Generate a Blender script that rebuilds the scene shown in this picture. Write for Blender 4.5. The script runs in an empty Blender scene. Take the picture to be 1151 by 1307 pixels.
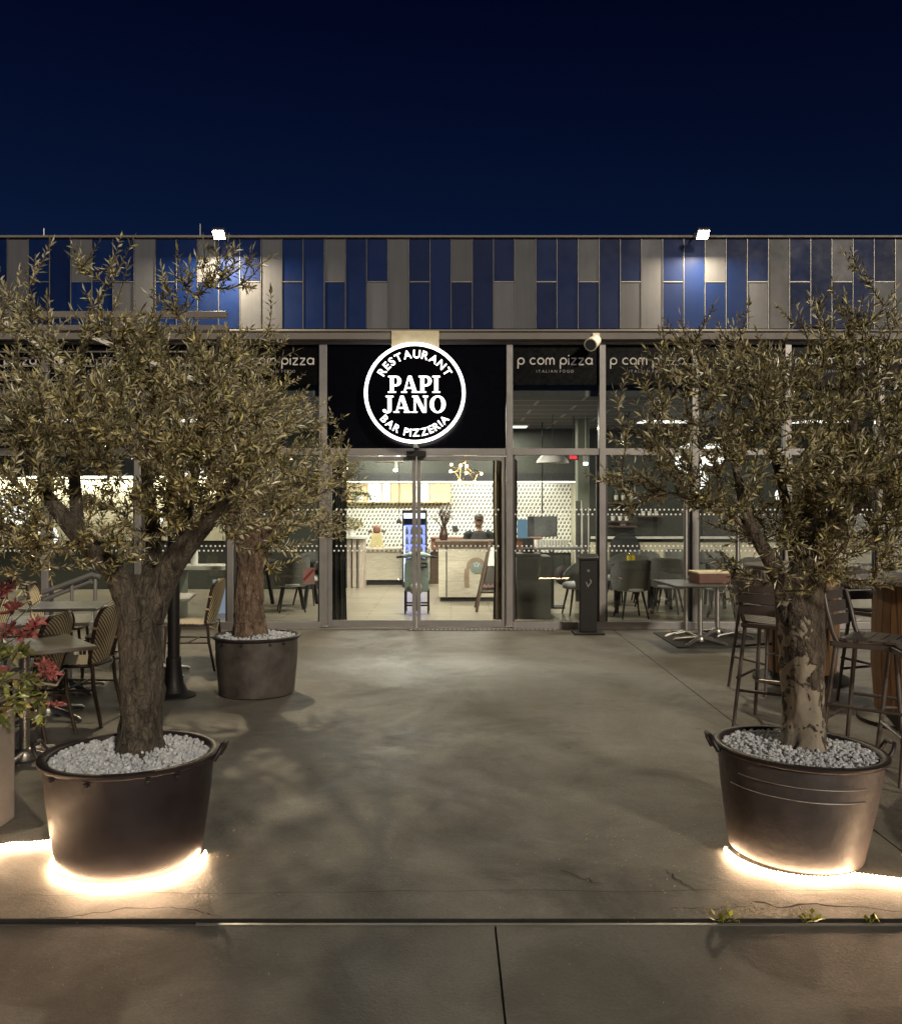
import bpy, bmesh, math, random
import numpy as np
from mathutils import Vector, Matrix, Euler
random.seed(7); np.random.seed(7)
PI = math.pi
R = math.radians
S = bpy.context.scene
C = S.collection

# ------------------------------------------------------------------ camera model (photo 1151 x 1307)
FPX, CXP, HYP, EYE = 1150.0, 575.5, 645.0, 1.62
YF = FPX*EYE/158.0                      # shop front plane, about 11.8 m away
def W(px, py, Y): return Vector(((px-CXP)*Y/FPX, Y, EYE-(py-HYP)*Y/FPX))
def G(px, py):
    Y = FPX*EYE/(py-HYP); return Vector(((px-CXP)*Y/FPX, Y, 0))
def FX(px): return (px-CXP)*YF/FPX
def FZ(py): return EYE-(py-HYP)*YF/FPX
def XA(px, Y): return (px-CXP)*Y/FPX
def ZA(py, Y): return EYE-(py-HYP)*Y/FPX

# ------------------------------------------------------------------ materials
def nodes_of(name):
    m = bpy.data.materials.new(name); m.use_nodes = True
    nt = m.node_tree
    b = next(n for n in nt.nodes if n.type == 'BSDF_PRINCIPLED')
    return m, nt, b
def math_n(nt, op, a, b=None, c=None):
    n = nt.nodes.new('ShaderNodeMath'); n.operation = op
    for i, x in enumerate((a, b, c)):
        if x is None: continue
        if isinstance(x, (int, float)): n.inputs[i].default_value = x
        else: nt.links.new(x, n.inputs[i])
    return n.outputs[0]
def ramp(nt, fac, stops):
    r = nt.nodes.new('ShaderNodeValToRGB'); nt.links.new(fac, r.inputs[0])
    el = r.color_ramp.elements
    while len(el) < len(stops): el.new(0.5)
    for e, (p, c) in zip(el, stops):
        e.position = p; e.color = (c[0], c[1], c[2], 1) if not isinstance(c, (int, float)) else (c, c, c, 1)
    return r.outputs[0]
def noise(nt, vec, scale, detail=6, rough=.55, dist=0.0):
    n = nt.nodes.new('ShaderNodeTexNoise'); n.inputs['Scale'].default_value = scale
    n.inputs['Detail'].default_value = detail; n.inputs['Roughness'].default_value = rough
    n.inputs['Distortion'].default_value = dist
    nt.links.new(vec, n.inputs['Vector']); return n.outputs['Fac']
def objco(nt): return nt.nodes.new('ShaderNodeTexCoord').outputs['Object']
def mixc(nt, fac, a, b, mode='MIX'):
    n = nt.nodes.new('ShaderNodeMix'); n.data_type = 'RGBA'; n.blend_type = mode
    for k, x in ((0, fac), (6, a), (7, b)):
        if isinstance(x, (int, float)): n.inputs[k].default_value = x
        elif isinstance(x, tuple): n.inputs[k].default_value = (x[0], x[1], x[2], 1)
        else: nt.links.new(x, n.inputs[k])
    return n.outputs[2]
def bump(nt, b, h, strength=.3, dist=.01):
    n = nt.nodes.new('ShaderNodeBump'); n.inputs['Strength'].default_value = strength
    n.inputs['Distance'].default_value = dist
    nt.links.new(h, n.inputs['Height']); nt.links.new(n.outputs[0], b.inputs['Normal'])

def M(name, col, rough=.5, metal=0.0, var=.18, scale=7, bmp=0.0, bscale=60, emis=None, es=0.0, spec=.5):
    m, nt, b = nodes_of(name)
    v = objco(nt)
    n1 = noise(nt, v, scale, 7, .6)
    lo = tuple(c*(1-var) for c in col); hi = tuple(min(1, c*(1+var)) for c in col)
    nt.links.new(ramp(nt, n1, [(.3, lo), (.7, hi)]), b.inputs['Base Color'])
    n2 = noise(nt, v, scale*2.7, 5, .6)
    nt.links.new(ramp(nt, n2, [(.3, max(.02, rough*.8)), (.72, min(1, rough*1.2))]), b.inputs['Roughness'])
    b.inputs['Metallic'].default_value = metal; b.inputs['Specular IOR Level'].default_value = spec
    if bmp > 0: bump(nt, b, noise(nt, v, bscale, 6, .6), bmp, .01)
    if emis:
        b.inputs['Emission Color'].default_value = (*emis, 1); b.inputs['Emission Strength'].default_value = es
    return m
def PANEL(name, col, rough, metal, var, scale, spec):
    m = M(name, col, rough, metal, var, scale, spec=spec); nt = m.node_tree
    b = next(n for n in nt.nodes if n.type == 'BSDF_PRINCIPLED'); src = b.inputs['Base Color'].links[0].from_socket
    oi = nt.nodes.new('ShaderNodeObjectInfo'); v = objco(nt)
    mp = nt.nodes.new('ShaderNodeMapping'); mp.inputs['Scale'].default_value = (1, 1, .06); nt.links.new(v, mp.inputs[0])
    stv = noise(nt, mp.outputs[0], 24, 6, .6)
    c = mixc(nt, 1.0, src, ramp(nt, oi.outputs['Random'], [(0, .78), (1, 1.2)]), 'MULTIPLY')
    c = mixc(nt, .4, c, ramp(nt, stv, [(.3, .75), (.7, 1.15)]), 'MULTIPLY')
    nt.links.new(c, b.inputs['Base Color']); bump(nt, b, noise(nt, v, 1.3, 3, .5), .12, .05)
    return m
def EM(name, col, strength):
    m = bpy.data.materials.new(name); m.use_nodes = True; nt = m.node_tree; nt.nodes.clear()
    o = nt.nodes.new('ShaderNodeOutputMaterial'); e = nt.nodes.new('ShaderNodeEmission')
    e.inputs[0].default_value = (*col, 1); e.inputs[1].default_value = strength
    nt.links.new(e.outputs[0], o.inputs[0]); return m
def GLASS(name, tint=(.86, .88, .87), refl=1.0):
    m = bpy.data.materials.new(name); m.use_nodes = True; nt = m.node_tree; nt.nodes.clear()
    o = nt.nodes.new('ShaderNodeOutputMaterial'); mx = nt.nodes.new('ShaderNodeMixShader')
    t = nt.nodes.new('ShaderNodeBsdfTransparent'); t.inputs[0].default_value = (*tint, 1)
    g = nt.nodes.new('ShaderNodeBsdfGlossy'); g.inputs['Roughness'].default_value = .004
    f = nt.nodes.new('ShaderNodeFresnel'); f.inputs[0].default_value = 1.5
    nt.links.new(math_n(nt, 'MULTIPLY', f.outputs[0], refl), mx.inputs[0])
    nt.links.new(t.outputs[0], mx.inputs[1]); nt.links.new(g.outputs[0], mx.inputs[2])
    nt.links.new(mx.outputs[0], o.inputs[0]); return m

def concrete(name, lo, hi, dark):
    m, nt, b = nodes_of(name); v = objco(nt)
    big = noise(nt, v, .45, 5, .6, .8); mid = noise(nt, v, 2.3, 8, .65, .4); fine = noise(nt, v, 70, 4, .7)
    st = noise(nt, v, .8, 9, .72, 1.4)
    c = ramp(nt, big, [(.3, lo), (.7, hi)])
    c = mixc(nt, .55, c, ramp(nt, mid, [(.25, .55), (.75, 1.25)]), 'MULTIPLY')
    c = mixc(nt, .8, c, ramp(nt, fine, [(.3, .75), (.7, 1.2)]), 'MULTIPLY')
    c = mixc(nt, ramp(nt, st, [(.5, 0.0), (.66, .85)]), c, dark)
    vo = nt.nodes.new('ShaderNodeTexVoronoi'); vo.inputs['Scale'].default_value = 34; nt.links.new(v, vo.inputs['Vector'])
    sp = ramp(nt, vo.outputs['Distance'], [(.05, 1.0), (.09, 0.0)])
    gate = ramp(nt, noise(nt, v, 9, 3, .5), [(.62, 0.0), (.66, .8)])
    c = mixc(nt, math_n(nt, 'MULTIPLY', sp, gate), c, tuple(min(.5, x*1.7) for x in hi))
    gr_ = noise(nt, v, 240, 3, .8); c = mixc(nt, .8, c, ramp(nt, gr_, [(.3, .62), (.7, 1.3)]), 'MULTIPLY')
    vg = nt.nodes.new('ShaderNodeTexVoronoi'); vg.inputs['Scale'].default_value = 3.1; vg.inputs['Randomness'].default_value = 1; nt.links.new(v, vg.inputs['Vector'])
    gum = ramp(nt, math_n(nt, 'ADD', vg.outputs['Distance'], math_n(nt, 'MULTIPLY', noise(nt, v, 40, 3, .6), .05)), [(.075, .6), (.10, 0.0)])
    c = mixc(nt, gum, c, dark)
    ms = nt.nodes.new('ShaderNodeMapping'); ms.inputs['Scale'].default_value = (1, .12, 1); ms.inputs['Rotation'].default_value = (0, 0, .5); nt.links.new(v, ms.inputs[0])
    scf = ramp(nt, noise(nt, ms.outputs[0], 9, 8, .75, .3), [(.60, 0.0), (.72, .35)]); c = mixc(nt, scf, c, hi)
    nt.links.new(c, b.inputs['Base Color'])
    nt.links.new(ramp(nt, noise(nt, v, 1.1, 8, .7, .6), [(.3, .34), (.72, .72)]), b.inputs['Roughness'])
    h = math_n(nt, 'ADD', math_n(nt, 'MULTIPLY', fine, .35), math_n(nt, 'MULTIPLY', mid, 1.2))
    h = math_n(nt, 'ADD', h, math_n(nt, 'MULTIPLY', gr_, .22))
    bump(nt, b, h, .6, .012)
    return m

def bark(name, a, bcol, pale=None, palez=0):
    m, nt, b = nodes_of(name); v = objco(nt)
    mp = nt.nodes.new('ShaderNodeMapping'); mp.inputs['Scale'].default_value = (1, 1, .28); nt.links.new(v, mp.inputs[0])
    n1 = noise(nt, mp.outputs[0], 26, 9, .7, .9); n2 = noise(nt, mp.outputs[0], 90, 5, .6)
    vw = nt.nodes.new('ShaderNodeTexVoronoi'); vw.feature = 'DISTANCE_TO_EDGE'; vw.inputs['Scale'].default_value = 44
    mw = nt.nodes.new('ShaderNodeMapping'); mw.inputs['Scale'].default_value = (1, 1, .36); nt.links.new(v, mw.inputs[0])
    ws = nt.nodes.new('ShaderNodeTexNoise'); ws.inputs['Scale'].default_value = 14; ws.inputs['Detail'].default_value = 4; nt.links.new(v, ws.inputs['Vector'])
    wm = nt.nodes.new('ShaderNodeMix'); wm.data_type = 'VECTOR'; wm.inputs[0].default_value = .07; nt.links.new(mw.outputs[0], wm.inputs[4]); nt.links.new(ws.outputs['Color'], wm.inputs[5])
    nt.links.new(wm.outputs[1], vw.inputs['Vector'])
    cr = ramp(nt, vw.outputs['Distance'], [(.0, 0.0), (.07, .6), (.3, 1.0)])
    c = ramp(nt, n1, [(.34, a), (.52, bcol), (.72, tuple(min(1, x*1.75) for x in bcol))])
    c = mixc(nt, .3, c, ramp(nt, cr, [(0, .25), (1, 1.1)]), 'MULTIPLY')
    h = math_n(nt, 'ADD', math_n(nt, 'ADD', n1, math_n(nt, 'MULTIPLY', n2, .35)), math_n(nt, 'MULTIPLY', cr, .3))
    if pale:
        sx = nt.nodes.new('ShaderNodeSeparateXYZ'); nt.links.new(v, sx.inputs[0])
        z = math_n(nt, 'SUBTRACT', palez, sx.outputs[2])
        k = math_n(nt, 'ADD', math_n(nt, 'MULTIPLY', z, 2.2), math_n(nt, 'MULTIPLY', math_n(nt, 'SUBTRACT', noise(nt, v, 8, 5, .6, .6), .5), 3.6))
        k = math_n(nt, 'ADD', k, math_n(nt, 'MULTIPLY', sx.outputs[0], -5.0))
        k = ramp(nt, k, [(.12, 0.0), (.2, 1.0)])
        spots = ramp(nt, noise(nt, v, 17, 4, .55, .7), [(.38, 0.0), (.44, 1.0)])
        k = math_n(nt, 'MULTIPLY', k, spots)
        pc = ramp(nt, noise(nt, v, 12, 5, .6), [(.3, tuple(x*.7 for x in pale)), (.7, pale)])
        c = mixc(nt, k, c, pc)
        h = math_n(nt, 'MULTIPLY', h, math_n(nt, 'SUBTRACT', 1.0, math_n(nt, 'MULTIPLY', k, .93)))
    nt.links.new(c, b.inputs['Base Color']); b.inputs['Roughness'].default_value = .85
    bump(nt, b, h, 1.0, .03)
    return m

def leafmat(name, top, under, tip=None):
    m = bpy.data.materials.new(name); m.use_nodes = True; nt = m.node_tree
    b = next(n for n in nt.nodes if n.type == 'BSDF_PRINCIPLED')
    geo = nt.nodes.new('ShaderNodeNewGeometry')
    rnd = geo.outputs['Random Per Island']
    c1 = ramp(nt, rnd, [(0, tuple(x*.25 for x in top)), (.5, tuple(x*.75 for x in top)), (.8, tuple(min(1, x*1.5) for x in top)), (1, tuple(min(1, x*3.0) for x in top))])
    c2 = ramp(nt, rnd, [(0, tuple(x*.3 for x in under)), (.7, tuple(x*.75 for x in under)), (1, tuple(min(.8, x*1.35) for x in under))])
    if tip:
        at = nt.nodes.new('ShaderNodeAttribute'); at.attribute_name = 'young'
        c1 = mixc(nt, at.outputs['Fac'], c1, ramp(nt, rnd, [(0, tuple(x*.5 for x in tip)), (1, tip)]))
        c2 = mixc(nt, at.outputs['Fac'], c2, tip)
    c = mixc(nt, geo.outputs['Backfacing'], c1, c2)
    nt.links.new(c, b.inputs['Base Color']); b.inputs['Roughness'].default_value = .30
    tr = nt.nodes.new('ShaderNodeBsdfTranslucent'); nt.links.new(c, tr.inputs[0])
    mx = nt.nodes.new('ShaderNodeMixShader'); mx.inputs[0].default_value = .22
    o = next(n for n in nt.nodes if n.type == 'OUTPUT_MATERIAL')
    nt.links.new(b.outputs[0], mx.inputs[1]); nt.links.new(tr.outputs[0], mx.inputs[2]); nt.links.new(mx.outputs[0], o.inputs[0])
    return m

def cube_tile(name):
    m, nt, b = nodes_of(name); v = objco(nt)
    sx = nt.nodes.new('ShaderNodeSeparateXYZ'); nt.links.new(v, sx.inputs[0])
    u = math_n(nt, 'DIVIDE', sx.outputs[0], .082); w = math_n(nt, 'DIVIDE', sx.outputs[2], .080)
    row = math_n(nt, 'FLOOR', w); fv = math_n(nt, 'FRACT', w)
    uu = math_n(nt, 'ADD', u, math_n(nt, 'MULTIPLY', row, .5))
    uu = math_n(nt, 'ADD', uu, math_n(nt, 'MULTIPLY', fv, -.35))
    fu = math_n(nt, 'FRACT', math_n(nt, 'ADD', uu, 100.0))
    d = math_n(nt, 'MULTIPLY', math_n(nt, 'LESS_THAN', fu, .42), math_n(nt, 'MULTIPLY', math_n(nt, 'GREATER_THAN', fv, .2), math_n(nt, 'LESS_THAN', fv, .86)))
    d2 = math_n(nt, 'MULTIPLY', math_n(nt, 'GREATER_THAN', fu, .72), .25)
    c = mixc(nt, d, (.83, .81, .72), (.10, .10, .085)); c = mixc(nt, d2, c, (.45, .44, .4))
    nt.links.new(c, b.inputs['Base Color']); b.inputs['Roughness'].default_value = .25
    return m
def planks(name, a, bcol, sx_, sz, gap=.012, axis=('X', 'Y'), rough=.45, mort=None):
    m, nt, b = nodes_of(name); v = objco(nt)
    sp = nt.nodes.new('ShaderNodeSeparateXYZ'); nt.links.new(v, sp.inputs[0])
    cb = nt.nodes.new('ShaderNodeCombineXYZ')
    nt.links.new(sp.outputs['XYZ'.index(axis[0])], cb.inputs[0]); nt.links.new(sp.outputs['XYZ'.index(axis[1])], cb.inputs[1])
    br = nt.nodes.new('ShaderNodeTexBrick'); nt.links.new(cb.outputs[0], br.inputs['Vector'])
    br.inputs['Color1'].default_value = (*a, 1); br.inputs['Color2'].default_value = (*bcol, 1)
    br.inputs['Mortar'].default_value = (*(mort or [x*.35 for x in a]), 1); br.inputs['Scale'].default_value = 1
    br.inputs['Brick Width'].default_value = sx_; br.inputs['Row Height'].default_value = sz; br.inputs['Mortar Size'].default_value = gap*.4
    mp = nt.nodes.new('ShaderNodeMapping'); mp.inputs['Scale'].default_value = (2, 14, 14); nt.links.new(cb.outputs[0], mp.inputs[0])
    c = mixc(nt, .6, br.outputs[0], ramp(nt, noise(nt, mp.outputs[0], 3, 7, .65, .6), [(.3, .6), (.7, 1.15)]), 'MULTIPLY')
    nt.links.new(c, b.inputs['Base Color']); b.inputs['Roughness'].default_value = rough
    bump(nt, b, br.outputs['Fac'], -.3, .004)
    return m
def stripes(name, a, bcol, freq, diag=1.0, axis=(0, 2), cut=.5, chev=False):
    m, nt, b = nodes_of(name); v = objco(nt)
    sp = nt.nodes.new('ShaderNodeSeparateXYZ'); nt.links.new(v, sp.inputs[0])
    x = sp.outputs[axis[0]]
    if chev: x = math_n(nt, 'ABSOLUTE', x)
    t = math_n(nt, 'ADD', math_n(nt, 'MULTIPLY', x, freq*diag), math_n(nt, 'MULTIPLY', sp.outputs[axis[1]], freq))
    f = math_n(nt, 'FRACT', math_n(nt, 'ADD', t, 50.0))
    k = math_n(nt, 'GREATER_THAN', f, cut)
    br = nt.nodes.new('ShaderNodeTexChecker'); br.inputs['Scale'].default_value = 180; nt.links.new(v, br.inputs['Vector'])
    c = mixc(nt, k, a, bcol); c = mixc(nt, math_n(nt, 'MULTIPLY', br.outputs['Fac'], .3), c, tuple(x_*.5 for x_ in a))
    nt.links.new(c, b.inputs['Base Color']); b.inputs['Roughness'].default_value = .6
    bump(nt, b, br.outputs['Fac'], .4, .003)
    return m

mat = {}
mat['terrace'] = concrete('terrace_concrete', (.118, .110, .098), (.188, .177, .157), (.056, .053, .048))
mat['apron'] = concrete('apron_concrete', (.094, .091, .084), (.142, .137, .126), (.062, .060, .056))
mat['black_gap'] = M('black_gap', (.008, .008, .008), .8)
mat['steel'] = M('brushed_steel', (.42, .41, .40), .42, 1.0, .12, 30)
mat['frame'] = M('frame_grey_aluminium', (.27, .26, .26), .38, .45, .08, 5)
mat['frame_dark'] = M('frame_dark', (.055, .055, .06), .4, .3)
mat['blue'] = PANEL('blue_panel', (.0022, .0120, .066), .5, 0, .12, 1.5, spec=.14)
mat['grey_panel'] = PANEL('grey_panel', (.084, .088, .105), .5, 0, .08, 1.5, spec=.25)
mat['trim'] = M('light_trim', (.20, .195, .19), .4, .5)
mat['ledge'] = M('ledge_beige', (.17, .155, .145), .5, 0, .1, 3, spec=.3)
mat['black_panel'] = M('black_panel', (.002, .002, .0035), .16, 0, .1, spec=.2)
mat['film'] = M('black_film', (.003, .003, .0035), .3, spec=.12)
mat['letter'] = M('white_letter', (.46, .43, .41), .5, emis=(.95, .86, .8), es=.07)
mat['letter_dim'] = M('dim_letter', (.30, .29, .30), .5)
mat['sign_glow'] = EM('sign_light', (1.0, .96, .90), 4.2)
mat['glass'] = GLASS('shop_glass')
mat['glass_clear'] = GLASS('clear_glass', (.93, .96, .95), 1.2)
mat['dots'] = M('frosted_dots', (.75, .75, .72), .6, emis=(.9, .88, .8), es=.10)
mat['pot'] = M('pot_plastic', (.021, .016, .018), .46, 0, .25, 4, .12, 30, spec=.35)
mat['pot2'] = M('pot_plastic_warm', (.066, .056, .056), .5, 0, .32, 9, .25, 24)
mat['pot3'] = M('pot_plastic_old', (.055, .048, .044), .55, 0, .5, 6, .25, 20)
mat['pebble'] = M('white_pebble', (.45, .475, .52), .6, 0, .4, 26)
mat['bark_a'] = bark('bark_dark', (.011, .0095, .0085), (.105, .088, .068))
mat['bark_b'] = bark('bark_pale', (.014, .0115, .010), (.125, .10, .078), (.30, .26, .205), .46)
mat['bark_c'] = bark('bark_brown', (.03, .02, .014), (.19, .13, .09))
mat['twig'] = M('twig_bark', (.085, .07, .05), .8, 0, .3, 30)
mat['olive'] = leafmat('olive_leaf', (.265, .238, .11), (.72, .65, .43))
mat['photinia'] = leafmat('photinia_leaf', (.14, .17, .045), (.36, .34, .14), (.42, .13, .13))
mat['hedge'] = leafmat('dark_leaf', (.03, .05, .02), (.05, .07, .03))
mat['weed'] = leafmat('weed_leaf', (.30, .34, .03), (.42, .46, .06))
mat['led'] = EM('warm_led', (1.0, .66, .38), 150.0)
mat['led_tube'] = EM('warm_led_dim', (1.0, .64, .36), 50.0)
mat['flood'] = EM('flood_lens', (1.0, .93, .78), 90.0)
mat['black_metal'] = M('black_metal', (.012, .0115, .012), .5, .0, spec=.3)
mat['white_metal'] = M('white_paint', (.62, .60, .56), .4)
mat['cane'] = M('dark_cane_tube', (.045, .028, .018), .42, 0, .35, 14)
mat['cane_band'] = M('cane_binding', (.72, .60, .40), .6)
mat['weave'] = stripes('woven_back', (.84, .73, .50), (.05, .035, .025), 34, 1.0, (0, 2), .56)
mat['weave_seat'] = stripes('woven_seat', (.62, .53, .37), (.05, .035, .025), 26, 1.0, (0, 1), .6)
mat['table_top'] = M('slate_table_top', (.19, .175, .155), .34, 0, .2, 9)
mat['table_dark'] = M('dark_table_top', (.03, .03, .03), .35)
mat['stool'] = M('stool_grey_brown', (.085, .073, .070), .45, .25, .15, 9)
mat['barrel'] = planks('barrel_wood', (.27, .155, .08), (.20, .11, .055), 3.0, .085, axis=('Z', 'X'))
mat['wood_dark'] = M('dark_wood', (.085, .05, .032), .45, 0, .3, 9)
mat['wood_light'] = planks('white_oak', (.62, .56, .45), (.56, .50, .40), 2.2, .34, .004, axis=('X', 'Z'))
mat['wood_pink'] = planks('pale_slats', (.55, .46, .38), (.48, .40, .33), 4.0, .13, .02, axis=('Z', 'X'))
mat['wood_red'] = M('red_brown_wood', (.20, .09, .055), .5, 0, .25, 8)
mat['cab'] = M('cabinet_oak', (.62, .47, .25), .45, 0, .12, 4)
mat['floor_in'] = planks('wood_tile_floor', (.31, .265, .20), (.24, .205, .155), 1.2, .2, .03, axis=('X', 'Y'), rough=.3)
mat['green_wall'] = M('olive_green_paint', (.034, .036, .027), .6, 0, .06, 2)
mat['green_pale'] = M('pale_green_paint', (.20, .21, .165), .6, 0, .05, 2)
mat['cream'] = M('cream_paint', (.55, .50, .36), .6, 0, .08, 3)
mat['ceil'] = planks('ceiling_tiles', (.10, .10, .105), (.095, .095, .10), 1.2, .6, .06, axis=('X', 'Y'), rough=.8, mort=(.32,.32,.33))
mat['tile'] = cube_tile('cube_tile_wall')
mat['dark_in'] = M('dark_interior', (.02, .02, .021), .6)
mat['curtain'] = M('velvet_curtain', (.095, .066, .034), .55, 0, .3, 4)
mat['curtain_b'] = M('black_curtain', (.012, .011, .011), .7)
mat['fabric'] = M('chair_fabric', (.095, .095, .084), .85, 0, .12, 20, .1, 150)
mat['cushion'] = M('grey_cushion', (.42, .42, .40), .85, 0, .1, 20)
mat['bulb'] = EM('warm_bulb', (1.0, .66, .42), 7.0)
mat['spot'] = EM('spot_bulb', (1.0, .93, .75), 40.0)
mat['globe'] = EM('globe_lamp', (1.0, .95, .86), 3.0)
mat['strip'] = EM('kitchen_strip', (1.0, .90, .66), 9.0)
mat['fridge_light'] = EM('fridge_blue', (.22, .26, 1.0), 2.6)
mat['fridge_white'] = EM('fridge_white', (.7, .8, 1.0), 3.2)
mat['cyan'] = EM('cyan_panel', (.33, .55, .72), .55)
mat['red_led'] = EM('red_led', (1.0, .06, .08), 2.2)
mat['brass'] = M('brass_tube', (.75, .55, .28), .25, 1.0)
mat['scooter'] = M('scooter_green', (.24, .29, .265), .3, .1, .08, 4)
mat['rubber'] = M('rubber', (.018, .018, .018), .75)
mat['chrome'] = M('chrome', (.72, .72, .72), .12, 1.0, .05)
mat['paper'] = M('paper', (.68, .62, .50), .7)
mat['sack'] = M('kraft_board', (.60, .50, .26), .6)
mat['vase'] = M('dark_vase', (.06, .03, .022), .3)
mat['chalk'] = M('chalkboard', (.085, .068, .055), .7)
mat['chalk_pink'] = M('chalk_pink', (.6, .35, .32), .8, emis=(.6, .3, .27), es=.1)
mat['screen'] = M('grey_screen', (.16, .165, .17), .3)
mat['screen_b'] = M('screen_pattern', (.09, .095, .1), .35, 0, .5, 6)
mat['skin'] = M('skin', (.26, .155, .10), .5)
mat['shirt'] = M('black_shirt', (.012, .012, .013), .8)
mat['cap'] = M('brown_cap', (.05, .04, .033), .8)
mat['oil'] = M('olive_oil', (.48, .36, .02), .15, emis=(.5, .38, .02), es=.15)
mat['bottle'] = M('bottle_glass', (.07, .085, .05), .1)
mat['label'] = M('bottle_label', (.62, .58, .46), .6)
mat['ceramic'] = M('white_ceramic', (.72, .70, .64), .3)
mat['emblem'] = M('emblem_brown', (.30, .22, .15), .5)
mat['pale_lit'] = EM('pale_lit', (.50, .58, .72), .55)
mat['mat'] = M('rubber_mat', (.033, .031, .027), .8, 0, .25, 20, .5, 200)
mat['box_red'] = M('terracotta_box', (.13, .058, .04), .55)
mat['box_lid'] = M('cream_lid', (.62, .55, .38), .6)
mat['planter'] = M('grey_planter', (.19, .175, .172), .55, 0, .15, 5, .08, 60)
mat['pink'] = M('pink_notice', (.55, .30, .28), .6)
mat['notice_red'] = M('notice_red', (.45, .06, .06), .6)
mat['litter'] = M('dry_litter', (.42, .35, .22), .8, 0, .4, 30)
mat['soil'] = M('dark_soil', (.03, .025, .02), .9)
mat['beige_plate'] = M('beige_plate', (.50, .44, .30), .45)
mat['bag'] = M('dark_bag', (.035, .026, .026), .7)
mat['crack'] = M('crack_dark', (.03, .027, .022), .9)

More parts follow.
